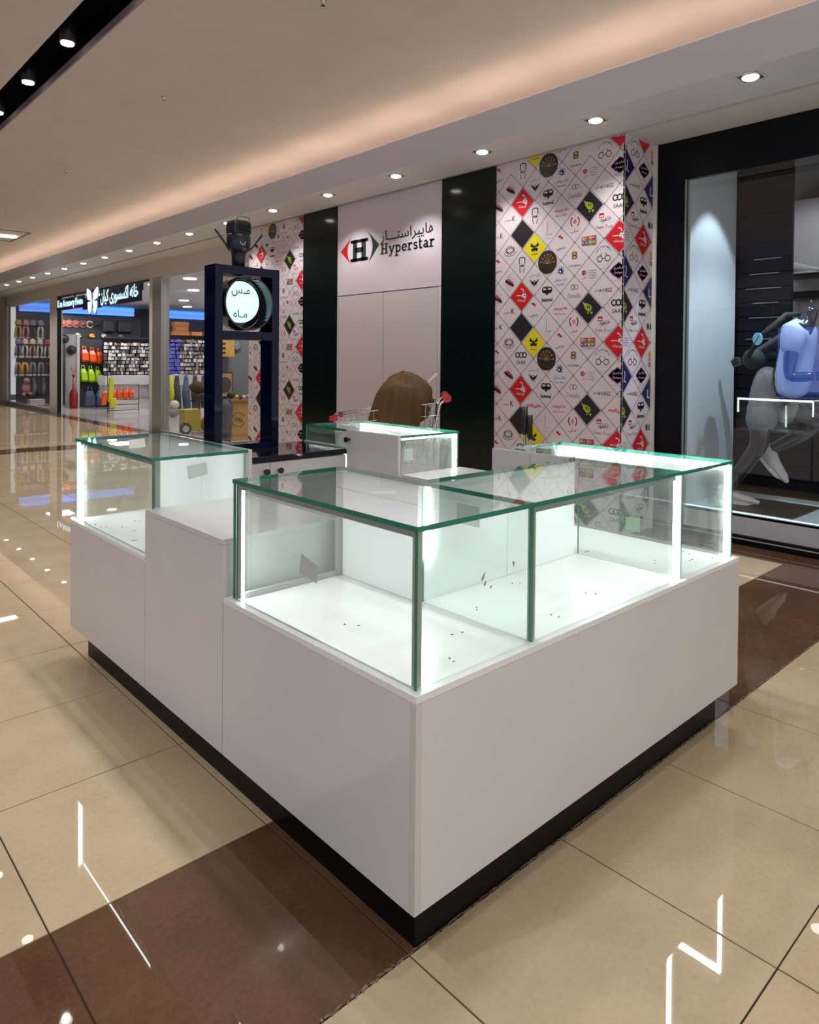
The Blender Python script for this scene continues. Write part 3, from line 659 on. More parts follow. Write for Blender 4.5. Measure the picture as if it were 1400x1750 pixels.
skin('shorts', [(6.0, 2.20, 1.38), (6.0, 2.25, 1.26), (6.0, 2.27, 1.16), (5.91, 2.28, 1.04), (5.90, 2.26, .84), (6.09, 2.20, 1.06), (6.09, 2.02, .97)], [(0, 1), (1, 2), (2, 3), (3, 4), (2, 5), (5, 6)], [(.13, .12), (.16, .145), (.165, .155), .15, .145, .145, .135], SHO, man)
b = MB(); shoe(b, (5.90, 2.60, .249), (.1, -1, -.0), .31, mat('grey_shoe', (.60, .60, .62), .7), SHS, h=.13, w_=.055); b.build('shoe', man)
d = Vector((-.05, -.62, -.62)); b = MB(); shoe(b, (6.08, 2.36, .655), d, .31, mat('grey_shoe', (.60, .60, .62), .7), SHS, h=.14, w_=.06, up=Vector((0, -.7, .7))); b.build('shoe', man)
b = MB(); BAGG = mat('dark_green_bag', (.02, .035, .03), .7)
b.ball((5.98, 2.36, 1.44), .12, BAGG, 12, 8, (.9, .75, .65), fn=lambda p: Vector((p.x, p.y*.8-p.z*.5, p.z+p.y*.5))); bag = tag(b.build('waist_bag'), 'dark green sling bag with blue tag on mannequin back', 'bag')
b = MB(); b.tube([(5.86, 2.36, 1.46), (5.80, 2.24, 1.62), (5.88, 2.08, 1.79), (6.05, 2.02, 1.80)], .02, BAGG, 6); b.build('strap', bag)
b = MB(); b.disc((5.80, 2.26, 1.60), (-1, .5, 0), .05, mat('sky_tag', (.25, .62, .95), .5), 16, .008); b.build('tag', bag)

# far blue lit screen across the mall, seen only as a reflection
t = thing('advertising_screen', 'large blue lit screen across the mall, reflected in window', 'screen', (-7, 6, 0))
bx('screen_face', -7.0, 4.6, .40, -6.99, 6.67, 2.28, mat('blue_screen', (.02, .08, .5), emit=3.0, ecol=(.06, .18, .95)), t); bx('screen_stand', -7.1, 4.6, 0, -7.01, 6.67, 2.30, SHOPBLK, t)

# ================================================================== ACCESSORY SHOP (far left)
b = MB()
b.box(XS, 8.93, 2.93, XS+.12, 24.3, ZS, BULK)                        # bulkhead above the openings
b.box(XS, 24.2, 0, XS+.12, 30, ZS, BULK); b.box(XS, 19.22, 0, XS+.12, 19.86, 2.93, BULK)
struct(b.build('wall_storefront'))
b = MB(); b.box(XS-.02, 12.96, 0, XS+.14, 13.36, 2.93, mat('steel_post', (.42, .41, .40), .35, metal=.6)); b.box(XS-.005, 13.36, 0, XS+.12, 13.54, 2.95, BULK); struct(b.build('trim_5'))
b = MB(); b.box(XS, 8.95, 2.90, XS+.05, 12.96, 2.93, BULK); b.box(XS, 8.95, 0, XS+.05, 12.96, .06, ALU); wf = struct(b.build('window_2'))
bx('window_pane', XS+.02, 8.95, .06, XS+.03, 12.96, 2.9, SHOPGLASS, wf)
b = MB(); b.box(XS, 19.86, .0, XS+.05, 24.2, .09, ALU); b.box(XS, 24.12, 0, XS+.05, 24.2, 2.93, BULK); wf = struct(b.build('window_3'))
bx('window_pane', XS+.02, 19.86, .09, XS+.03, 24.12, 2.93, SHOPGLASS, wf)
b = MB(); b.box(XS-.01, 19.12, 0, XS+.06, 19.22, 2.93, SHOPBLK); b.box(XS-.01, 13.54, 2.90, XS+.06, 19.22, 2.935, SHOPBLK); struct(b.build('door_1'))
SHW_ = mat('accessory_shop_wall', (.03, .03, .04), rough=.6); SCEIL = mat('shop_ceiling_white', (.62, .62, .66), .6)
struct(bx('ceiling_accessory_shop', XS+.12, 8.93, 3.05, 13, 26, 3.1, SCEIL))
struct(bx('floor_accessory_shop', XS+.0, 8.93, -.003, 13, 26, .004, mat('shop_floor_light', (.45, .42, .40), .08)))
struct(bx('wall_accessory_back', 5.7, 23.6, 0, 13, 23.7, 3.05, SHW_)); struct(bx('wall_accessory_far', 12.9, 8.93, 0, 13, 23.7, 3.05, mat('shop_grey_wall', (.25, .25, .3), .6)))
struct(bx('wall_accessory_divider', 5.98, 11.595, 0.004, 7.6, 11.65, 3.05, mat('divider_grey', (.13, .13, .14), .6)))
struct(bx('wall_mall_end', -9, 29.9, 0, 5.6, 30, ZC, BULK))
BLUEL = mat('blue_light_box', (.05, .25, .9), emit=1.5, ecol=(.06, .32, 1)); BLUEP = mat('violet_blue_box', (.1, .2, .7), emit=.9, ecol=(.22, .32, .95))
for k, (x0, x1, lab) in enumerate([(5.75, 9.1, 'long blue lit sign band over the scarves in far shop'), (10.1, 12.6, 'blue lit sign band right of the steel post')]):
    t = thing('light_band', lab, 'light', ((x0+x1)/2, 23.4, 2.8), 'blue lit bands in the far shop')
    bx('light_face', x0, 23.40, 2.83, x1, 23.58, 2.95, BLUEP, t); bx('light_edge', x0, 23.38, 2.95, x1, 23.58, 3.03, BLUEL, t); bx('light_edge', x0, 23.38, 2.79, x1, 23.58, 2.83, BLUEL, t)
# ceiling discs
DISC = mat('shop_disc_lamp', (1, 1, 1), emit=5, ecol=(1, .98, .96)); k = 0
for ix in range(5):
    for iy in range(7):
        x = 6.5+ix*1.15; y = 10.3+iy*1.75+(.5 if ix % 2 else 0)
        b = MB(); b.disc((x, y, 3.03), (0, 0, 1), .13, DISC, 14, .019)
        tag(b.build('ceiling_disc_light'), 'round white disc lamp on the far shop ceiling', 'light', 'disc lamps on the far shop ceiling')
bx('air_vent', 7.6, 13.4, 3.03, 8.5, 14.3, 3.049, mat('vent_grey', (.2, .2, .22), .6)); tag(bpy.data.objects['air_vent'], 'square grey ceiling vent among the disc lamps', 'vent')
for (x, y) in ((7.5, 12), (7.5, 16), (7.5, 20), (10, 14), (10, 19), (11.5, 21), (6.3, 21.5), (6.2, 10.5)):
    l = bpy.data.lights.new('shop_lamp', 'AREA'); l.energy = 50; l.size = .6; l.color = (1, .97, .95)
    o = bpy.data.objects.new('shop_lamp', l); C.objects.link(o); o.location = (x, y, 3.0)
# hanging sign over the door
SBLUE = mat('sign_navy', (.008, .014, .05), .3); SLIT = mat('sign_lit_letters', (.8, .95, 1), emit=1.6, ecol=(.55, .85, 1))
t = thing('hanging_shop_sign', 'navy hanging shop sign with lit letters and butterfly over door', 'sign', (5.46, 16.3, 2.7))
b = MB(); b.box(5.46, 17.0, 2.56, 5.50, 18.95, 2.83, SBLUE); b.box(5.46, 13.75, 2.52, 5.50, 15.95, 2.87, SBLUE); b.box(5.46, 15.9, 2.5, 5.49, 17.05, 2.75, SBLUE)
b.build('back_plate', t)
b = MB()
for y in (18.0, 16.9, 15.4, 13.95):
    b = MB(); b.tube([(5.59, y, 2.75), (5.59, y, 2.93)], .018, BLACKPL); b.tube([(5.49, y, 2.78), (5.59, y, 2.78)], .015, BLACKPL); b.build('hanger', t)
b = MB(); fxS = lambda a, z: (5.452, -a, z)
decal(T('K an Accessory House', -17.93, 2.69, 1.85, .23, bold=.02), SLIT, b, fxS); b.build('latin_lettering', t)
b = MB(); decal(T('خانه اکسسوری کیان', -14.85, 2.70, 2.05, .34, fa=True, bold=.014), SLIT, b, fxS); b.build('persian_lettering', t)
b = MB(); wing = [(0.02, 0), (.10, .30), (.30, .42), (.34, .25), (.28, .06)]; lo = [(.02, 0), (.27, -.02), (.26, -.2), (.17, -.40), (.06, -.3)]
for s_ in (-1, 1):
    for P_ in (wing, lo):
        pl = [(s_*x*1.1-16.32, 2.66+y*.72) for x, y in P_]
        decal([pl if s_ < 0 else pl[::-1]], SLIT, b, lambda a, z: (5.43, -a, z))
b.build('butterfly', t)
b = MB()
for s_ in (-1, 1):
    for P_ in (wing, lo):
        pl = [(s_*(x*1.2)-16.32, 2.66+y*.80) for x, y in P_]; decal([pl if s_ < 0 else pl[::-1]], SBLUE, b, lambda a, z: (5.445, -a, z))
b.build('butterfly_back', t)

# --- merchandise
def scarf(x, z, L_, m1, m2, hat=None, label='', y=23.5, group=None, s=1):
    t = thing('scarf', label, 'scarf', (x, y, z), group)
    b = MB(); wv = .07*s
    for sd in (-1, 1):
        pts = [(x+sd*.02, y, z), (x+sd*.09*s, y-.03, z-.07), (x+sd*.11*s, y-.02, z-L_*.5), (x+sd*.10*s, y, z-L_)]
        b.tube(pts, [.035, .055*s, .05*s, .06*s], m1, 7)
    b.build('cloth', t)
    b = MB()
    for sd in (-1, 1): b.ball((x+sd*.10*s, y-.01, z-L_-.03), .05, m2, 7, 5, (1, .5, .8))
    b.build('tassel', t)
    if hat:
        b = MB(); b.ball((x, y-.05, z+.10), .15*s, hat, 10, 7, (1, .6, 1.0)); b.tube([(x, y-.06, z+.02), (x, y-.06, z+.05)], .15*s, hat, 10); b.build('hat', t)
    return t
cl = lambda n, c: mat(n, c, .9, noise=.15, nscale=30)
CR, CP_, CY, CG, CB_, CPU = cl('cream_wool', (.6, .52, .48)), cl('pink_wool', (.5, .2, .25)), cl('yellow_wool', (.62, .38, .02)), cl('grey_wool', (.22, .22, .26)), cl('dark_wool', (.05, .045, .05)), cl('lilac_wool', (.22, .17, .33))
TA = cl('tan_wool', (.45, .28, .08)); MAG = cl('magenta_wool', (.6, .05, .25))
G_ = 'scarves in the far shop window'; YS = 23.3
r1 = [(5.66, TA, TA, 'tan scarf and hat, top row left'), (5.86, CP_, CP_, 'pink scarf with pink hood hat in top row'), (6.04, CB_, CG, 'dark scarf with pale edge in the top row'), (6.26, CR, CG, 'cream scarf with grey hat, top row right')]
for x, m, h, lab in r1: scarf(x, 2.34, .32, m, m, h, lab+' of far window', y=YS, group=G_, s=.60)
r2 = [(5.66, CPU, CPU, 'lilac grey scarf'), (5.84, CR, CR, 'plain cream scarf'), (6.04, CP_, CR, 'rose and cream scarf'), (6.24, CR, CR, 'thick cream scarf with round hat'), (6.45, CR, MAG, 'cream scarf with magenta hat')]
for i, (x, m, h, lab) in enumerate(r2): scarf(x, 1.78, .33, m, CR, h, lab+', middle row of far window', y=YS, group=G_, s=.58)
r3 = [(5.66, CP_, 'pink scarf with white pompoms'), (5.84, CY, 'thick yellow scarf'), (6.05, CG, 'thin grey scarf'), (6.28, CG, 'grey scarf with pink pompoms'), (6.48, CB_, 'charcoal scarf')]
for i, (x, m, lab) in enumerate(r3): scarf(x, 1.25, .34, m, CR, None, lab+', bottom row of far window', y=YS, group=G_, s=.66 if m is CY else .56)
b = MB(); b.ball((5.80, 23.0, .50), .12, CP_, 10, 8, (1, .7, 1.4)); b.ball((5.80, 22.95, .72), .09, CP_, 10, 8); b.ball((5.72, 22.95, .32), .06, CP_, 8, 6); b.ball((5.90, 22.95, .34), .06, CP_, 8, 6)
tag(b.build('plush_toy'), 'pink plush toy hanging below the scarves', 'toy')
b = MB(); b.box(5.75, 22.4, .02, 6.15, 22.7, .2, CR); tag(b.build('display_box', None, .01), 'low white box under the plush toy in far window', 'box')
b = MB(); b.box(6.35, 22.4, .02, 6.6, 22.7, .2, CR); tag(b.build('display_box', None, .01), 'second low white box under the dark trousers', 'box')
t = thing('trouser_rack', 'dark trousers hanging below scarves in the far window', 'clothing', (6.2, 23.2, .4))
for k in range(4):
    b = MB(); x = 6.02+.13*k; b.tube([(x, 23.55, .80), (x+.02, 23.52, .5), (x-.02, 23.54, .25)], [.04, .06, .05], CG if k % 2 else CB_, 8); b.build('trousers', t)
struct(bx('wall_hat_display', 6.55, 22.49, 0.006, 8.95, 22.55, 2.66, SHW_))
CAPC = [cl('peach_hat', (.5, .16, .08)), cl('rose_hat', (.4, .14, .12)), cl('salmon_hat', (.38, .12, .09)), cl('dusk_hat', (.22, .09, .08)), cl('beige_hat', (.4, .36, .28)), cl('black_hat', (.03, .03, .04))]
capn = ['peach', 'rose', 'salmon', 'brown', 'beige', 'black and white']
for i in range(6):
    x = 6.62+.195*i; t = thing('hat', f'{capn[i]} brimmed hat in the hanging row above the shop door', 'hat', (x, 22.4, 2.3), 'hats in the top row')
    b = MB(); b.disc((x, 22.47, 2.42), (0, -1, .1), .115, CAPC[i], 16, .02); b.build('brim', t); b = MB(); b.ball((x, 22.43, 2.42), .065, CAPC[i] if i != 4 else CAPC[5], 10, 7, (1, .7, 1)); b.build('crown', t)
for i, (x, hw) in enumerate(((7.93, .17), (8.42, .21))):
    t = thing('backpack', f'dark grey backpack hanging high, {"left" if i==0 else "right"} of the pair', 'backpack', (x, 22.4, 2.2), 'backpacks high on the wall')
    b = MB(); b.box(x-hw, 22.33, 2.2, x+hw, 22.488, 2.56, mat('dark_pack', (.04, .04, .05), .6)); b.build('body', t, .05); b = MB(); b.box(x-hw*.7, 22.26, 2.22, x+hw*.7, 22.31, 2.36, mat('dark_pack2', (.03, .03, .035), .6)); b.build('pocket', t, .02)
for i, (x, c, n_) in enumerate([(7.05, CR, 'cream'), (7.45, CY, 'yellow'), (7.80, CR, 'white'), (8.3, CG, 'silver')]):
    t = thing('cap', f'{n_} cap on the second row, right of the grey partition', 'cap', (x, 22.39, 2.08), 'caps on the second row')
    b = MB(); b.ball((x, 22.42, 2.08), .085, c, 10, 7, (1, .9, .8)); b.build('crown', t); b = MB(); b.disc((x, 22.34, 2.04), (0, -.3, 1), .07, c, 12, .012); b.build('visor', t)
# gray partition with hats
t = thing('display_partition', 'grey upright display partition just inside the shop door', 'partition', (6.75, 21.2, 0))
bx('side_panel', 6.32, 21.1, .005, 6.60, 21.16, 2.06, mat('partition_grey', (.28, .27, .28), .5), t); bx('front_panel', 6.60, 21.08, .005, 6.68, 21.5, 2.06, mat('partition_pale', (.42, .41, .42), .5), t)
for i, (z, n_) in enumerate(((1.92, 'upper'), (1.62, 'lower'))):
    b = MB(); b.disc((6.26+.2*i, 21.07, z), (0, -1, 0), .13, mat('black_felt', (.02, .02, .025), .8), 16, .03); b.ball((6.26+.2*i, 21.03, z), .08, mat('black_felt', (0, 0, 0)), 10, 7, (1, .7, 1)); tag(b.build('felt_hat'), f'{n_} black felt hat hanging on the grey partition', 'hat', 'black felt hats')
REDP = mat('red_lacquer', (.22, .01, .012), .3)
b = MB(); b.tube([(6.43, 20.8, .006), (6.43, 20.8, .06), (6.43, 20.8, .42), (6.43, 20.8, .55), (6.43, 20.8, .9)], [.105, .105, .105, .04, .02], REDP, 14)
b.tube([(6.37, 20.8, 1.15), (6.43, 20.8, .92), (6.49, 20.8, 1.15)], .014, REDP); b.ball((6.43, 20.8, .92), .045, REDP); tag(b.build('red_stand'), 'red bottle-shaped floor stand beside the grey partition', 'stand')
# bags
def bag(x, y, z, w_, h, m, label, group, cat='bag', tilt=0):
    t = thing('tote_bag', label, cat, (x, y, z), group); b = MB(); n = len(b.v)
    vs = []
    for zz, ww, dd in ((0, .82, .5), (.15, 1, 1), (.7, .9, .9), (1, .62, .4)):
        for sx, sy in ((-1, -1), (1, -1), (1, 1), (-1, 1)): vs.append((x+sx*ww*w_/2+tilt*zz, y+sy*dd*.09, z+zz*h))
    b.v += vs
    for i in range(3):
        for k in range(4): b.f.append((i*4+k, i*4+(k+1) % 4, i*4+4+(k+1) % 4, i*4+4+k))
    b.f += [(0, 3, 2, 1), (12, 13, 14, 15)]; mi = b.mi(m); b.m = [mi]*len(b.f); b.smooth = [False]*len(b.f)
    b.build('body', t, .015)
    b = MB(); b.tube([(x-w_*.25+tilt, y, z+h*.98), (x-w_*.15+tilt, y, z+h*1.25), (x+w_*.15+tilt, y, z+h*1.25), (x+w_*.25+tilt, y, z+h*.98)], .014, m, 6); b.build('handle', t); return t
OR, LI, DE, YE = mat('orange_leather', (.75, .09, .01), .35), mat('lime_leather', (.38, .62, .01), .35), cl('blue_denim', (.07, .10, .17)), mat('yellow_green_fabric', (.50, .48, .02), .5)
pos = ['left', 'middle', 'right']
tag(bx('bag_board', 6.75, 21.40, .006, 7.60, 21.45, 1.95, SHW_), 'dark board behind the hanging orange and lime totes', 'board')
for i in range(3):
    bag(6.90+.21*i, 21.315, 1.29-.03*i, .19, .36, OR, f'{pos[i]} orange leather tote in the top hanging row', 'orange totes hanging', tilt=-.03)
    bag(6.88+.20*i, 21.315, .72-.02*i, .18, .38, LI, f'{pos[i]} lime green tote in the hanging row under the orange ones', 'lime totes hanging', tilt=-.04)
for i in range(2): bag(6.92+.30*i, 21.0, .006, .27, .46, DE, f'{pos[i*2]} blue denim bag standing under the lime totes', 'denim bags')
for i in range(4):
    bag(6.78+.155*i, 18.85, .34, .14, .24, OR, f'{["leftmost","second","third","rightmost"][i]} orange handbag on the floor rack', 'orange handbags on the rack')
b = MB(); b.obox((6.40, 17.9, .62), (.06, 0, 0), (0, .04, 0), (.02, 0, .30), YE); b.obox((6.44, 17.88, .30), (.08, 0, 0), (0, .05, 0), (0, 0, .12), YE); tag(b.build('yellow_bag', None, .02), 'long yellow green fabric bag hanging at the rack end', 'bag')
b = MB(); b.obox((6.24, 17.9, .42), (.06, 0, 0), (0, .04, 0), (.02, 0, .16), OR); tag(b.build('orange_pouch', None, .02), 'orange pouch hanging left of the yellow bag', 'bag')
t = thing('floor_rack', 'black wire floor rack carrying orange handbags', 'rack', (7.1, 18.9, 0))
b = MB()
for z in (.05, .2, .33): b.tube([(6.62, 18.75, z), (7.42, 18.75, z)], .010, BLACKPL, 6)
b.tube([(6.62, 18.75, 0.005), (6.62, 18.75, .72), (7.42, 18.75, .72), (7.42, 18.75, 0.005)], .010, BLACKPL, 6); b.tube([(6.62, 18.75, .72), (6.62, 18.75, .98), (6.42, 17.95, .98), (6.2, 17.85, .98)], .010, BLACKPL, 6); b.tube([(6.24, 17.9, .98), (6.24, 17.9, .57)], .004, BLACKPL, 4); b.tube([(6.41, 17.9, .98), (6.42, 17.9, .9)], .004, BLACKPL, 4); b.build('wire_frame', t)
# counters and blister cards
WCOUNT = mat('shop_white_counter', (.62, .60, .60), .3)
for k, (x0, x1, y, lab) in enumerate([(6.98, 8.3, 20.0, 'white accessory counter under card wall, seen through shop door'), (8.12, 11.0, 19.2, 'white accessory counter behind the right shop window')]):
    t = thing('shop_counter', lab, 'counter', ((x0+x1)/2, y, 0), 'far shop counters')
    bx('counter_top', x0, y, .66, x1, y+.5, .92, WCOUNT, t); bx('glass_front', x0+.02, y+.05, .30, x1, y+.45, .655, mat('counter_grey_front', (.40, .38, .42), .2), t); bx('cabinet', x0+.3, y+.1, .0, x1, y+.45, .295, WCOUNT, t)
CARDS = [mat('silver_card', (.55, .53, .55), .4), mat('grey_card', (.25, .24, .25), .5), mat('cream_card', (.62, .55, .5), .5), mat('dark_card', (.06, .06, .07), .5), mat('brown_card', (.25, .16, .11), .5)]
def cards(x0, x1, y, z0, z1, rows, name, blue=False):
    b = MB()
    for r in range(rows):
        z = z0+(z1-z0)*r/rows; x = x0
        b.box(x0, y+.02, z-.012, x1, y+.06, z, SHOPBLK)
        while x < x1-.05:
            w_ = random.uniform(.05, .1); h = (z1-z0)/rows*random.uniform(.6, .9); yy = y-random.uniform(0, .08)
            m = random.choice(CARDS)
            if blue and x < x0+.5: m = mat('violet_card', (.12, .12, .55), .5)
            b.box(x, yy, z, x+w_, yy+.03, z+h, m); x += w_*random.uniform(1.05, 1.5)
    b.box(x0, y+.06, .006, x1, y+.08, z1+.1, SHOPBLK)
    o = b.build(name); return o
tag(cards(7.30, 8.75, 21.0, .93, 1.88, 9, 'accessory_cards'), 'dense rows of small silver accessory cards above the door side counter', 'accessory cards', kind='stuff')
tag(cards(8.85, 11.4, 20.6, .95, 2.02, 9, 'accessory_cards', True), 'dense rows of silver and violet accessory cards behind right window', 'accessory cards', kind='stuff')
struct(bx('wall_card_display', 7.55, 21.65, 0, 12.9, 21.7, 2.05, SHW_))
t = thing('lit_shelf', 'lit white shelf carrying orange boxes behind the right window', 'shelf', (11, 21.3, 2.1)); bx('board', 9.3, 21.2, 2.09, 12.0, 21.64, 2.12, mat('lit_shelf_white', (.8, .75, .7), .4, emit=.5), t)
for i, (x, z, w_) in enumerate([(9.5, 2.125, .5), (9.55, 2.27, .42), (9.52, 2.415, .46), (10.08, 2.125, .35), (10.5, 2.125, .6)]):
    b = MB(); b.box(x, 21.25, z, x+w_, 21.5, z+.142, mat('orange_box', (.6, .2, .07), .5) if i < 4 else mat('grey_box', (.12, .11, .13), .5))
    tag(b.build('storage_box', None, .01), ['bottom orange box of the shelf stack', 'middle orange box of the shelf stack', 'top orange box of the shelf stack', 'single orange box right of the stack', 'wide dark box at the right of the shelf'][i], 'box', 'boxes on the lit shelf')
b = MB(); yv = cl('yellow_print', (.5, .45, .03))
b.tube([(7.52, 17.0, 1.0), (7.54, 16.98, .5), (7.50, 16.98, .25)], [.04, .07, .05], yv, 8); tag(b.build('yellow_garment'), 'yellow patterned garment hanging behind the right shop window', 'clothing')
for i in range(4):
    b = MB(); x = 7.72+.24*i; b.tube([(x, 17.1, .98), (x, 17.1, .55), (x+.03, 17.1, .15)], [.05, .10, .10], CB_ if i != 1 else DE, 8)
    tag(b.build('dark_coat'), ['first dark coat right of the yellow garment', 'navy coat right of the yellow garment', 'second dark coat near the navy coat', 'rightmost dark coat near the dark screen frame'][i], 'clothing', 'coats on the rail')
b = MB(); b.ball((7.32, 16.4, .13), .16, CG, 10, 7, (1, .8, .8)); b.ball((7.34, 16.38, .30), .12, CR, 10, 7, (1, .8, .9)); tag(b.build('stuffed_sack'), 'pale stuffed sack on the floor left of the yellow machine', 'sack')
b = MB(); b.tube([(7.45, 17.0, .005), (7.45, 17.0, 1.0), (8.6, 17.0, 1.0), (8.6, 17.0, .005)], .012, CHROME, 6); tag(b.build('garment_rail'), 'thin steel garment rail carrying dark coats behind the right window', 'rail')
# yellow machine near the glass
YM = mat('yellow_steel', (.50, .38, .03), .35)
t = thing('yellow_machine', 'yellow wheeled machine cabinet behind the right shop glass', 'machine', (6.3, 12.4, 0))
bx('cabinet', 5.80, 12.5, .06, 6.12, 12.75, .46, YM, t, .01)
b = MB(); b.disc((5.80, 12.47, .115), (-.3, -1, 0), .11, BLACKPL, 16, .04); b.build('wheel', t); b = MB(); b.disc((5.787, 12.43, .115), (-.3, -1, 0), .06, CHROME, 12, .01); b.build('hub', t)
b = MB(); b.ball((6.27, 12.55, .17), .15, mat('brass_dark', (.2, .16, .08), .3, metal=.6), 12, 8); b.ball((6.27, 12.5, .33), .06, YM, 10, 6); b.build('engine', t)
b = MB(); b.ball((6.25, 12.9, .86), .14, cl('brown_fur', (.08, .05, .035)), 10, 8, (1.3, .8, .8)); b.ball((6.3, 12.9, .68), .13, cl('brown_fur', (0, 0, 0)), 10, 6, (1.4, .8, .7))
b.tube([(6.1, 12.9, .60), (6.5, 12.9, .60)], .012, BLACKPL, 6); b.tube([(6.3, 12.95, .005), (6.3, 12.95, .6)], .02, BLACKPL, 6); tag(b.build('brown_bag'), 'brown furry bag on a low stand behind the yellow machine', 'bag')
# window corner seen through the sign frame
t = thing('wooden_crate', 'tan wooden crate with dark printed letters seen through sign frame', 'crate', (6.2, 11.2, 0))
WD = mat('tan_plywood', (.42, .22, .05), .5, noise=.12, nscale=8)
bx('body', 5.93, 11.05, .006, 6.50, 11.35, .66, WD, t, .006); bx('lid', 5.91, 11.03, .661, 6.52, 11.37, .70, mat('dark_plywood', (.25, .11, .025), .5), t)
b = MB(); decal(T('ITAL', 6.10, .36, .16, .07, bold=.02), BLACKPL, b, lambda a, z: (a, 11.045, z)); decal(stroke(arc(6.10, .36, .13, .12, 20, 160, 10), .01)+stroke(arc(6.10, .36, .13, .12, 200, 340, 10), .01), BLACKPL, b, lambda a, z: (a, 11.045, z)); b.build('print', t)
t = thing('coat_figure', 'slim dark grey display figure left of the tan crate', 'figure', (5.82, 10.9, 0))
b = MB(); b.tube([(5.80, 10.9, .006), (5.80, 10.9, .3), (5.80, 10.9, .6), (5.81, 10.9, .72)], [.07, .085, .10, .05], mat('grey_coat', (.06, .06, .07), .8), 10); b.build('body', t)
b = MB(); b.ball((5.86, 10.88, .80), .07, mat('dark_head', (.02, .02, .02), .6)); b.build('head', t)
t = thing('framed_picture', 'tan framed picture of a portrait leaning behind the crate', 'picture', (6.0, 11.5, .7))
bx('frame', 5.78, 11.55, .72, 6.26, 11.59, 1.17, mat('dark_frame', (.04, .025, .02), .4), t); bx('canvas', 5.80, 11.54, .74, 6.23, 11.549, 1.15, mat('tan_canvas', (.35, .22, .08), .6), t)
b = MB(); b.disc((6.08, 11.535, .95), (0, -1, 0), .14, mat('portrait_dark', (.05, .04, .03), .6), 16, .003); b.build('portrait', t)
t = thing('yellow_frame_box', 'yellow wooden box high on the grey divider wall', 'box', (6.1, 11.5, 1.5)); bx('body', 5.95, 11.38, 1.44, 6.20, 11.59, 1.76, WD, t, .01)
for z in (1.50, 1.58, 1.66): bx('vent', 5.96, 11.372, z, 6.02, 11.38, z+.035, BLACKPL, t)
t = thing('wall_clock', 'round grey wall clock beside the yellow box', 'clock', (6.33, 11.5, 1.66)); b = MB(); b.disc((6.33, 11.59, 1.66), (0, -1, 0), .10, mat('clock_rim', (.06, .07, .09), .4), 18, .04); b.build('rim', t)
b = MB(); b.disc((6.33, 11.549, 1.66), (0, -1, 0), .08, mat('clock_face', (.14, .15, .19), .5), 18, .004); b.build('dial', t); b = MB(); b.box(6.327, 11.54, 1.66, 6.333, 11.544, 1.72, CHROME); b.box(6.29, 11.54, 1.657, 6.33, 11.544, 1.663, CHROME); b.build('hands', t)
b = MB()
for k in range(7): b.ball((5.98+.07*k, 11.15, .733+.01*(k % 3)), .032, [CR, CP_, CY, CB_][k % 4], 8, 6)
t = tag(b.build('trinkets'), 'small mixed trinkets heaped on the tan crate', 'trinkets', kind='stuff')

# ================================================================== SHOPPING CARTS WITH CLOTH
cart_t = thing('shopping_cart', 'wire shopping cart with red handle end, half hidden by brown cloth', 'shopping cart', (0, 0, 0))
yb, yf = -.50, .46
def P_(u, v, k):   # u along the length, v height 0..1, k across
    zt = 1.05-.12*u; zb = .52+.07*u; hw = (.26-.06*u)*(1-.12*(1-v))
    return (k*hw, yb+.08+(yf-yb-.08)*u+.03*(1-v)*(1-2*u), zb+(zt-zb)*v)
b = MB(); WR = CHROME
for s_ in (-1, 1):
    for i in range(19): b.tube([P_(i/18, 0, s_), P_(i/18, 1, s_)], .0032, WR, 4, cap=False)
    for v in (0, .2, .4, .6, .8): b.tube([P_(0, v, s_), P_(1, v, s_)], .0032, WR, 4, cap=False)
    b.tube([P_(0, 1, s_), P_(1, 1, s_)], .006, WR, 6)
for u in (0, 1):
    for i in range(9): b.tube([P_(u, 0, -1+i/4), P_(u, 1, -1+i/4)], .0032, WR, 4, cap=False)
    for v in (0, .25, .5, .75): b.tube([P_(u, v, -1), P_(u, v, 1)], .0032, WR, 4, cap=False)
    b.tube([P_(u, 1, -1), P_(u, 1, 1)], .006, WR, 6)
for i in range(9): b.tube([P_(0, 0, -1+i/4), P_(1, 0, -1+i/4)], .0032, WR, 4, cap=False)
b.build('basket', cart_t)
for s_ in (-1, 1):
    b = MB(); b.tube([(s_*.27, yb, 1.09), (s_*.26, yb+.06, 1.04), (s_*.24, yb+.16, .55), (s_*.23, yb+.10, .16), (s_*.2, yf-.1, .16), (s_*.19, yf-.12, .55)], .011, WR, 7); b.build('frame', cart_t)
RP = mat('red_plastic', (.5, .012, .02), .35)
b = MB(); b.tube([(-.27, yb, 1.09), (.27, yb, 1.09)], .016, RP, 10)
for s_ in (-1, 1): b.tube([(s_*.29, yb, 1.09), (s_*.26, yb, 1.09)], .036, RP, 12)
b.build('handle', cart_t)
for s_ in (-1, 1):
    bb = MB(); bb.obox(P_(1, .93, s_), (.018, 0, 0), (0, .035, 0), (0, 0, .02), RP); bb.build('corner_bumper', cart_t)
    for y in (yb+.16, yf-.1):
        b = MB(); b.disc((s_*.22-.012, y, .0625), (1, 0, 0), .06, BLACKPL, 14, .024); b.build('wheel', cart_t)
        b = MB(); b.tube([(s_*.22, y, .0625), (s_*.215, y, .16)], .012, WR, 6); b.build('castor', cart_t)
b = MB(); CL = mat('brown_cloth', (.10, .048, .015), .85, noise=.2, nscale=5, bump=.15)
nu, nv = 96, 34
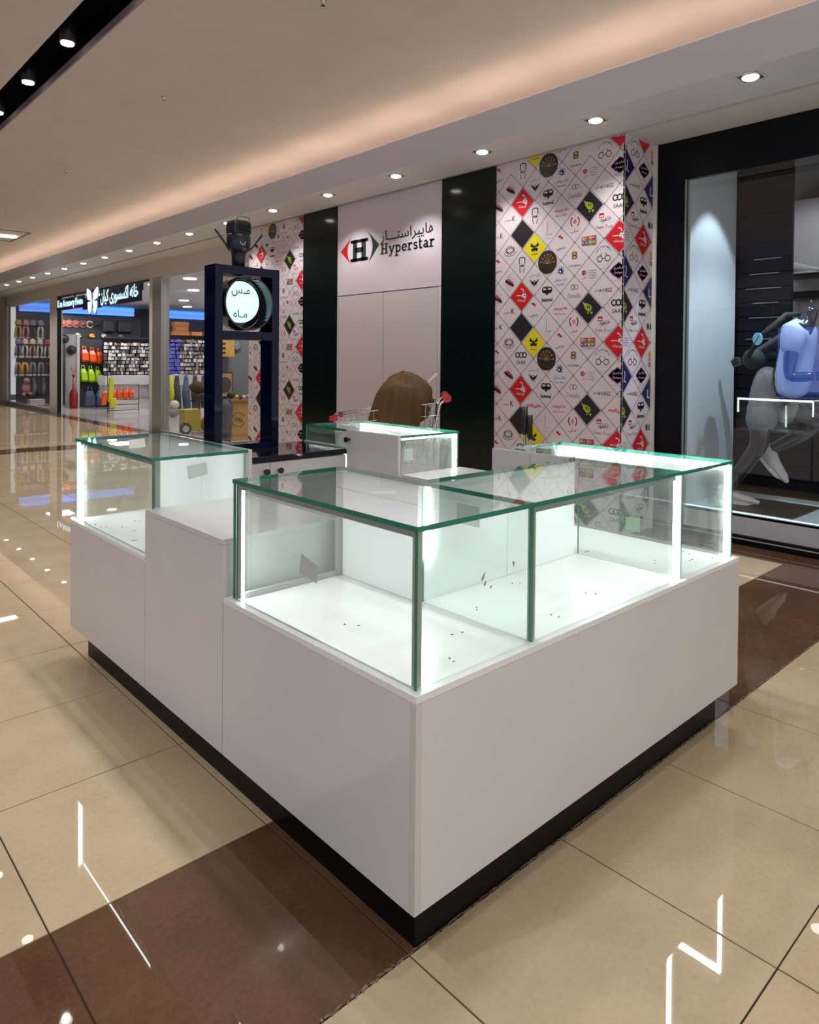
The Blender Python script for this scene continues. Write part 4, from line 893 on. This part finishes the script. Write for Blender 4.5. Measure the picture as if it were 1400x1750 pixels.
def clo(u, v):
    a = 2*PI*u; r = v; ca, sa = math.cos(a), math.sin(a)     # a=0 towards the cart's nose, a=-90 deg the near side
    q = min(1, (r/.62))**.8
    left = max(0, .5+.5*math.cos(a+.55))                       # the cloth hangs long at the nose and near side
    y = -.12+.26*ca*q; x = -.02+.29*sa*q
    top = 1.31-.55*(y+.17)**2*(2.2 if y > -.17 else 1.5)-.35*x*x
    drop = max(0, r-.55)/.45
    cr = lambda t: 1-2*abs(math.sin(t))**.55
    fo = (.034*cr(3.5*a+.9*math.sin(2*a)+1.5*r)+.020*cr(6.5*a+1-3*r)+.010*math.sin(23*a))*(.35+drop)
    z = top-.10*q*q-drop*(.08+.55*left**1.2)+.030*math.sin(9*r+3*a)*r*(1-.5*r)-.022*abs(math.sin(7*r+2.5*a))*r-.016*abs(math.sin(13*r-4*a+1))*r
    y += fo*ca+.10*drop*left*ca; x += fo*sa+.03*drop*sa
    return (x, y, z)
for i in range(nv+1):
    for k in range(nu): b.v.append(clo(k/nu, i/nv))
mi = b.mi(CL)
for i in range(nv):
    for k in range(nu):
        b.f.append((i*nu+k, i*nu+(k+1) % nu, (i+1)*nu+(k+1) % nu, (i+1)*nu+k)); b.m.append(mi); b.smooth.append(True)
o = b.build('brown_cloth'); md = o.modifiers.new('thick', 'SOLIDIFY'); md.thickness = .006
tag(o, 'heap of brown cloth thrown over the shopping cart', 'cloth')
b = MB(); b.tube([(.02, -.20, 1.06), (.0, -.42, 1.29)], .011, mat('cream_stick', (.6, .52, .42), .5), 8); st = tag(b.build('wooden_stick'), 'pale wooden stick poking out of the brown cloth', 'stick')
for q in (cart_t, o, st): q.location = (4.05, 4.70, 0); q.rotation_euler = (0, 0, math.radians(46.7))
# dark poles behind the right counter
t = thing('upright_poles', 'pair of black and steel upright poles behind the right counter', 'poles', (4.8, 3.75, 0))
bx('foot', 4.72, 3.66, 0, 4.88, 3.84, .02, BLACKPL, t)
b = MB(); b.tube([(4.8, 3.785, .02), (4.8, 3.785, .80)], .016, CHROME); b.tube([(4.8, 3.735, .02), (4.8, 3.735, .76)], .016, CHROME); b.build('steel_tube', t)
b = MB(); b.tube([(4.8, 3.785, .78), (4.8, 3.79, .80), (4.8, 3.79, 1.02)], [.016, .028, .024], BLACKPL); b.tube([(4.8, 3.735, .76), (4.8, 3.735, .95)], .024, BLACKPL); b.build('grip', t)

# ================================================================== KIOSK
X0, Y0, X1, Y1 = 1.083, 1.155, 2.815, 3.542
ZB, ZT, ZG, ZM = .141, .643, 1.022, .827
GT = .009
def pane(root, x0, y0, z0, x1, y1, z1, m=GLASS, name='glass_pane', e=None): return bx(name, x0, y0, z0, x1, y1, z1, m, root, edge=e or GEDGE)
def led(root, x0, y0, z0, x1, y1, z1): return bx('led_strip', x0, y0, z0, x1, y1, z1, LED, root)
def rail(root, x0, y0, z0, x1, y1, z1): return bx('aluminium_rail', x0, y0, z0, x1, y1, z1, ALU, root)
def base(root, x0, y0, x1, y1, z1=ZT, deck=INWHITE):
    bx('cabinet_body', x0+.018, y0+.018, ZB, x1-.001, y1-.001, z1-.018, WHITE, root)
    bx('deck', x0, y0, z1-.018, x1-.001, y1-.001, z1, deck, root, bevel=.001)
def plinth(root, x0, y0, x1, y1): bx('plinth', x0, y0, .001, x1, y1, ZB-.0005, BLACKP, root)
TT = .013
zp = ZG-TT
# ---- A: front left corner counter
A = thing('display_counter', 'front left white display counter with lit glass case at the corner', 'display counter', (1.3, 1.6, 0), 'white glass topped kiosk counters')
base(A, X0, Y0, 1.530, 2.056); bx('front_panel', X0+.018, Y0, ZB, 1.529, Y0+.0175, ZT-.0185, WHITE, A)
bx('front_panel', X0, Y0+.018, ZB, X0+.0178, 2.0545, ZT-.0185, WHITE, A)
bx('corner_edge_band', X0+.0005, Y0, ZB, X0+.0175, Y0+.0175, ZT-.0185, EDGEBAND, A)
plinth(A, 1.143, 1.215, 1.528, 2.05)
pane(A, 1.10, 1.172, zp, 1.528, 2.03, ZG)
pane(A, 1.103, 1.184, ZT, 1.103+GT, 2.028, zp-.0005); pane(A, 1.103, 1.174, ZT, 1.529, 1.174+GT, zp-.0005); pane(A, 1.114, 2.018, ZT, 1.50, 2.018+GT, zp-.0005)
pane(A, 1.526, 1.185, ZT, 1.526+GT, 1.605, zp-.0005)
rail(A, 1.113, 1.186, zp-.018, 1.128, 2.016, zp-.001); rail(A, 1.113, 1.186, ZT+.001, 1.128, 1.203, zp-.0185)
rail(A, 1.1135, 2.0, ZT+.001, 1.117, 2.0175, zp-.0185)
led(A, 1.118, 2.002, ZT+.001, 1.128, 2.014, zp-.019); rail(A, 1.1285, 1.21, zp-.004, 1.140, 2.0, zp-.001); rail(A, 1.1175, 2.0145, ZT+.001, 1.136, 2.0175, zp-.0185); led(A, 1.129, 1.21, zp-.012, 1.137, 2.0, zp-.005)  # thin upright plate by the pane added to keep LED light off the next block
led(A, 1.538, 1.592, ZT+.13, 1.548, 1.604, zp-.002)
bx('back_panel', 1.512, 1.612, ZT+.001, 1.528, 2.012, zp-.001, PANEW, A); rail(A, 1.49, 1.998, ZT+.001, 1.511, 2.014, zp-.001)
rail(A, 1.13, 2.0, ZT+.001, 1.49, 2.014, ZT+.018)
b = MB(); b.face([(1.1018, 1.644, .865), (1.1018, 1.56, .847), (1.1018, 1.571, .798), (1.1018, 1.655, .812)][::-1], STICK)
b.build('paper_sticker', A); b = MB(); b.face([(1.5252, 1.455, .98), (1.5252, 1.365, .98), (1.5252, 1.365, .92), (1.5252, 1.455, .92)][::-1], STICK)
b.build('paper_sticker', A); b = MB(); b.face([(1.29, 1.60, ZG+.0006), (1.36, 1.55, ZG+.0006), (1.33, 1.50, ZG+.0006), (1.28, 1.55, ZG+.0006)][::-1], STICK)
b.build('paper_sticker', A)
# ---- B + C: long front right counter
Bc = thing('display_counter', 'long front right white display counter with three lit glass bays', 'display counter', (2.1, 1.4, 0), 'white glass topped kiosk counters')
base(Bc, 1.529, Y0, 2.375, 1.625); base(Bc, 2.376, Y0, X1, 2.036)
bx('front_panel', 1.529, Y0, ZB, X1, Y0+.0175, ZT-.0185, WHITE, Bc)
bx('side_panel', X1-.001, Y0+.018, ZB, X1, 2.036, ZT-.018, WHITE, Bc)
plinth(Bc, 1.529, 1.215, 2.755, 1.60); plinth(Bc, 2.40, 1.601, 2.755, 2.03)
pane(Bc, 1.5285, 1.172, zp, 2.372, 1.622, ZG); pane(Bc, 2.3725, 1.172, zp, 2.792, 2.0, ZG)
pane(Bc, 1.530, 1.174, ZT, 2.368, 1.174+GT, zp-.0005, e=PEDGE); pane(Bc, 2.373, 1.174, ZT, 2.78, 1.174+GT, zp-.0005, e=PEDGE)
pane(Bc, 2.781, 1.174, ZT, 2.781+GT, 1.998, zp-.0005, DGLASS, e=PEDGE); pane(Bc, 2.373, 1.185, ZT, 2.373+GT, 1.605, zp-.0005); pane(Bc, 2.384, 1.988, ZT, 2.78, 1.988+GT, zp-.0005, DGLASS, e=PEDGE)
rail(Bc, 1.536, 1.1835, ZT+.001, 1.552, 1.198, zp-.001); rail(Bc, 1.553, 1.1835, zp-.018, 2.345, 1.198, zp-.001)
led(Bc, 2.352, 1.1845, ZT+.001, 2.366, 1.196, zp-.002); rail(Bc, 2.367, 1.1835, ZT+.001, 2.3725, 1.2, zp-.001)
rail(Bc, 1.56, 1.1985, zp-.004, 2.34, 1.210, zp-.001); led(Bc, 1.56, 1.199, zp-.012, 2.34, 1.206, zp-.005)
led(Bc, 2.766, 1.185, ZT+.001, 2.780, 1.197, zp-.0245); led(Bc, 2.766, 1.185, zp-.024, 2.780, 1.985, zp-.002); led(Bc, 2.766, 1.975, ZT+.20, 2.780, 1.987, zp-.025)
bx('back_door', 1.536, 1.608, ZT+.001, 1.944, 1.622, zp-.001, PANEW, Bc); bx('back_door', 1.946, 1.608, ZT+.001, 2.353, 1.622, zp-.001, PANEW, Bc)
bx('inner_door', 2.353, 1.623, ZT+.001, 2.371, 1.83, ZG, WHITE, Bc); bx('inner_door', 2.353, 1.832, ZT+.001, 2.371, 2.036, ZG, WHITE, Bc)
b = MB(); b.face([(1.863, 1.409, ZG+.0008), (1.86, 1.353, ZG+.0008), (1.941, 1.359, ZG+.0008), (1.95, 1.414, ZG+.0008)], STICK); b.build('paper_sticker', Bc)
b = MB(); b.face([(2.7793, 1.632, .67), (2.7793, 1.561, .67), (2.7793, 1.562, .736), (2.7793, 1.632, .724)], mat('green_note', (.30, .40, .27), .7)); b.build('paper_sticker', Bc)
# ---- mid counters
Lm = thing('pass_counter', 'plain white solid counter block between the two left glass cases', 'counter', (1.3, 2.36, 0), 'plain white kiosk blocks')
bx('cabinet_body', X0+.018, 2.058, ZB, 1.528, 2.670, ZM-.018, WHITE, Lm); bx('front_panel', X0, 2.0575, ZB, X0+.0175, 2.6705, ZM-.0185, WHITE, Lm); bx('worktop', X0, 2.058, ZM-.018, 1.528, 2.670, ZM, WHITE, Lm, bevel=.001); plinth(Lm, 1.143, 2.051, 1.5, 2.67)
Rm = thing('pass_counter', 'plain white solid counter block at the rear right between glass cases', 'counter', (2.6, 2.35, 0), 'plain white kiosk blocks')
bx('cabinet_body', 2.376, 2.038, ZB, X1-.018, 2.654, ZM-.018, WHITE, Rm); bx('worktop', 2.376, 2.038, ZM-.018, X1-.01, 2.654, ZM, WHITE, Rm, bevel=.001); bx('back_panel', X1-.0175, 2.038, ZB, X1, 2.654, ZM-.0185, WHITE, Rm); plinth(Rm, 2.42, 2.031, 2.755, 2.66)
for yy_ in (2.0547, 2.6707): bx('edge_band', X0+.0006, yy_, ZB, X0+.0172, yy_+.0026, ZT-.019, mat('seam_edge', (.20, .17, .165), .7), Lm)
# ---- D: far left counter
D = thing('display_counter', 'far left white display counter with glass case and lit end post', 'display counter', (1.3, 3.1, 0), 'white glass topped kiosk counters')
base(D, X0, 2.672, 1.51, Y1); bx('front_panel', X0, 2.6725, ZB, X0+.0175, Y1, ZT-.0185, WHITE, D); plinth(D, 1.143, 2.671, 1.5, 3.48)
pane(D, 1.10, 2.655, zp, 1.512, 3.535, ZG)
pane(D, 1.103, 2.657, ZT, 1.103+GT, 3.522, zp-.0005, e=PEDGE); pane(D, 1.103, 3.523, ZT, 1.50, 3.523+GT, zp-.0005, DGLASS, e=PEDGE); pane(D, 1.114, 2.657, ZM+.0005, 1.50, 2.657+GT, zp-.0005)
rail(D, 1.113, 2.68, zp-.016, 1.126, 3.50, zp-.001); rail(D, 1.114, 2.668, ZM+.002, 1.14, 2.675, zp-.001)
led(D, 1.114, 3.505, ZT+.001, 1.127, 3.521, zp-.002); rail(D, 1.127, 2.68, zp-.004, 1.138, 3.50, zp-.001); led(D, 1.127, 2.68, zp-.012, 1.134, 3.50, zp-.005)
bx('back_door', 1.50, 3.056, ZT+.001, 1.512, 3.52, zp-.001, PANEW, D); bx('back_door', 1.50, 2.68, ZT+.001, 1.512, 3.054, zp-.001, PANEW, D); bx('side_post', 1.5125, 2.656, ZT, 1.530, 3.535, ZG-.002, WHITE, D)
b = MB(); b.face([(1.24, 2.6555, .978), (1.248, 2.6555, .924), (1.329, 2.6555, .937), (1.324, 2.6555, .986)], STICKL); b.build('paper_sticker', D)
b = MB(); b.face([(1.264, 3.309, ZG+.0008), (1.348, 3.336, ZG+.0008), (1.218, 3.001, ZG+.0008), (1.148, 3.006, ZG+.0008)][::-1], STICK); b.build('paper_sticker', D)
# ---- E: far right counter
Ec = thing('display_counter', 'rear right white display counter with dusty lit glass case', 'display counter', (2.6, 3.1, 0), 'white glass topped kiosk counters')
base(Ec, 2.376, 2.656, X1, Y1); plinth(Ec, 2.42, 2.661, 2.755, 3.48)
pane(Ec, 2.372, 2.655, zp, 2.792, 3.50, ZG)
pane(Ec, 2.373, 2.657, ZM+.0005, 2.78, 2.657+GT, zp-.0005, DGLASS, e=PEDGE); pane(Ec, 2.781, 2.657, ZT, 2.781+GT, 3.498, zp-.0005, DGLASS, e=PEDGE); pane(Ec, 2.384, 3.488, ZT, 2.78, 3.488+GT, zp-.0005); pane(Ec, 2.373, 3.09, ZT, 2.373+GT, 3.498, zp-.0005)
led(Ec, 2.766, 2.668, ZM+.002, 2.780, 2.68, zp-.0245); led(Ec, 2.766, 2.668, zp-.024, 2.780, 3.485, zp-.002); led(Ec, 2.766, 3.473, ZT+.2, 2.780, 3.485, zp-.025); led(Ec, 2.385, 2.668, zp-.010, 2.765, 2.676, zp-.002)
rail(Ec, 2.358, 3.09, .92, 2.371, 3.498, .928)
dr = bx('door', 2.353, 2.657, ZM-.05, 2.370, 3.085, ZG, WHITE, Ec)
b = MB(); b.tube([(2.353, 3.052, .972), (2.338, 3.052, .972), (2.334, 3.052, .972), (2.322, 3.052, .972)], [.006, .006, .014, .015], BLACKPL, 12); b.build('knob', dr)
led(Ec, 2.357, 3.092, ZT+.02, 2.366, 3.10, .915)
b = MB(); b.face([(2.3715, 3.18, .935), (2.3715, 3.10, .925), (2.3715, 3.10, .985), (2.3715, 3.175, .99)], STICKL); b.build('paper_sticker', Ec)
b = MB(); b.face([(2.392, 2.6555, .895), (2.455, 2.6555, .895), (2.45, 2.6555, .955), (2.392, 2.6555, .955)], STICKL); b.build('paper_sticker', Ec)
# ---- black topped back cabinet
K_ = thing('back_cabinet', 'white two door cabinet with glossy black top at the kiosk rear', 'cabinet', (1.95, 3.3, 0))
bx('cabinet_body', 1.532, 3.10, ZB, 2.352, Y1, .888, WHITE, K_); bx('worktop', 1.532, 3.078, .89, 2.352, Y1, .92, GLOSSBLK, K_, bevel=.002); plinth(K_, 1.54, 3.14, 2.34, 3.48)
d1 = bx('door', 1.534, 3.082, ZB+.01, 1.876, 3.0985, .886, WHITE, K_); d2 = bx('door', 1.880, 3.082, ZB+.01, 2.350, 3.0985, .886, WHITE, K_)
for dd, x in ((d1, 1.845), (d2, 1.925)):
    b = MB(); b.tube([(x, 3.082, .845), (x, 3.068, .845), (x, 3.064, .845), (x, 3.052, .845)], [.006, .006, .014, .015], BLACKPL, 12); b.build('knob', dd)

# ---- sign frame with round light box
SF = thing('lit_sign_stand', 'glossy navy upright stand holding the round lit sign', 'sign', (1.94, 3.48, .92))
fy0, fy1 = 3.42, 3.54
bx('side_bar', 1.749, fy0, .9205, 1.793, fy1, 1.898, NAVY, SF); bx('side_bar', 2.090, fy0, .9205, 2.135, fy1, 1.898, NAVY, SF)
bx('top_bar', 1.7935, fy0, 1.852, 2.0895, fy1, 1.8975, NAVY, SF); bx('cross_bar', 1.7935, fy0, 1.505, 2.0895, fy1, 1.551, NAVY, SF); bx('bottom_bar', 1.7935, fy0, .9205, 2.0895, fy1, .945, NAVY, SF)
cx, cz = 1.9415, 1.702
b = MB(); n = 36; r_o, r_i = .146, .138
for k in range(n):
    a0, a1 = 2*PI*k/n, 2*PI*(k+1)/n
    def q(r, a, y): return (cx+r*math.cos(a), y, cz+r*math.sin(a))
    for (ra, ya, rb, yb) in ((r_o, 3.405, r_o, 3.53), (r_i, 3.405, r_i, 3.51), (r_i, 3.405, r_o, 3.405)):
        b.face([q(ra, a0, ya), q(ra, a1, ya), q(rb, a1, yb), q(rb, a0, yb)], GLOSSBLK, True)
b.build('drum', SF)
b = MB(); b.disc((cx, 3.525, cz), (0, -1, 0), .137, GLOSSBLK, 36, .012); b.build('drum_back', SF)
b = MB(); b.disc((cx-.004, 3.512, cz+.012), (0, -1, 0), .113, mat('lit_sign_face', (.3, .5, .6), emit=1.15, ecol=(.60, .92, 1)), 40, .018); ds = b.build('lit_disc', SF)
b = MB(); fxD = lambda a, z: (a, 3.4925, z); LT = mat('sign_text_dark', (.02, .07, .10), .5)
decal(T('مـس', cx-.004, cz+.062, .11, .042, fa=True, bold=.01), LT, b, fxD); decal(T('مـاه', cx-.006, cz-.052, .085, .042, fa=True, bold=.01), LT, b, fxD); b.build('lettering', SF)
# ---- camera with antennas
PC = thing('security_camera', 'black security camera with two antennas on top of the sign frame', 'camera', (1.915, 3.48, 1.898))
kx = 1.915
BLUEB = mat('blue_black_plastic', (.016, .016, .03), .35)
b = MB(); b.tube([(kx, 3.48, 1.8985), (kx, 3.48, 1.95), (kx, 3.48, 1.985)], [.034, .036, .040], BLACKPL, 18); b.build('neck', PC)
b = MB(); b.tube([(kx, 3.48, 1.975), (kx, 3.48, 1.985), (kx, 3.48, 2.0), (kx, 3.48, 2.065), (kx, 3.48, 2.075)], [.035, .05, .062, .064, .058], BLUEB, 20); b.build('body', PC)
b = MB(); b.tube(arc3 := [(kx+.016*math.cos(a)-.01, 3.48-.066, 2.03+.016*math.sin(a)) for a in [PI+PI*i/8 for i in range(9)]], .0025, CHROME, 6); b.build('emblem', PC)
b = MB(); b.box(kx-.056, 3.43, 2.068, kx+.056, 3.53, 2.150, BLACKPL); b.build('head', PC, .02)
b = MB(); b.box(kx-.040, 3.424, 2.085, kx+.040, 3.431, 2.125, GLOSSBLK); b.build('lens_window', PC, .004)
b = MB(); b.tube([(kx-.038, 3.43, 2.148), (kx-.034, 3.43, 2.166), (kx+.034, 3.43, 2.166), (kx+.038, 3.43, 2.148)], .003, mat('grey_trim', (.12, .14, .14), .4), 6); b.build('visor', PC)
for s in (-1, 1):
    b = MB(); b.tube([(kx+s*.058, 3.475, 1.995), (kx+s*.070, 3.475, 2.005), (kx+s*.140, 3.475, 2.088)], [.005, .006, .0065], BLACKPL, 8); b.build('antenna', PC)
# ---- specks on the decks, torn tape residue on the glass
SPK = mat('dark_speck', (.06, .06, .06), .8)
def specks(root, pts, z, sd):
    random.seed(sd); b = MB()
    for (x, y) in pts:
        for k in range(2):
            xx, yy = x+random.uniform(-.02, .02), y+random.uniform(-.02, .02); a = random.uniform(0, PI); l, w_ = random.uniform(.002, .0055), random.uniform(.001, .002)
            b.obox((xx, yy, z+.0008), (l*math.cos(a), l*math.sin(a), 0), (-w_*math.sin(a), w_*math.cos(a), 0), (0, 0, .0006), SPK)
    tag(b.build('dirt_specks', root), kind='stuff')
specks(D, [(1.13, 3.42), (1.12, 3.36), (1.15, 3.28), (1.22, 3.2), (1.2, 3.1), (1.3, 3.3), (1.16, 2.95)], ZT, 1)
specks(Bc, [(2.62, 1.30), (2.70, 1.32), (2.5, 1.35), (2.73, 1.2), (2.63, 1.25), (2.42, 1.58), (1.9, 1.52), (1.6, 1.45), (2.0, 1.3), (1.75, 1.25)], ZT, 2)
specks(A, [(1.30, 1.25), (1.42, 1.35), (1.25, 1.6)], ZT, 3)
RES = mat('tape_residue', (.28, .32, .30), .7)
for pts in ([(1.335, .876), (1.322, .862), (1.318, .850), (1.330, .856)], [(1.336, .852), (1.329, .842), (1.333, .836), (1.339, .845)], [(1.352, .832), (1.362, .834), (1.356, .824)], [(1.440, .88), (1.446, .862), (1.452, .876)]):
    b = MB(); b.face([(x, 1.1735, z) for x, z in pts], RES); b.build('tape_residue', A)
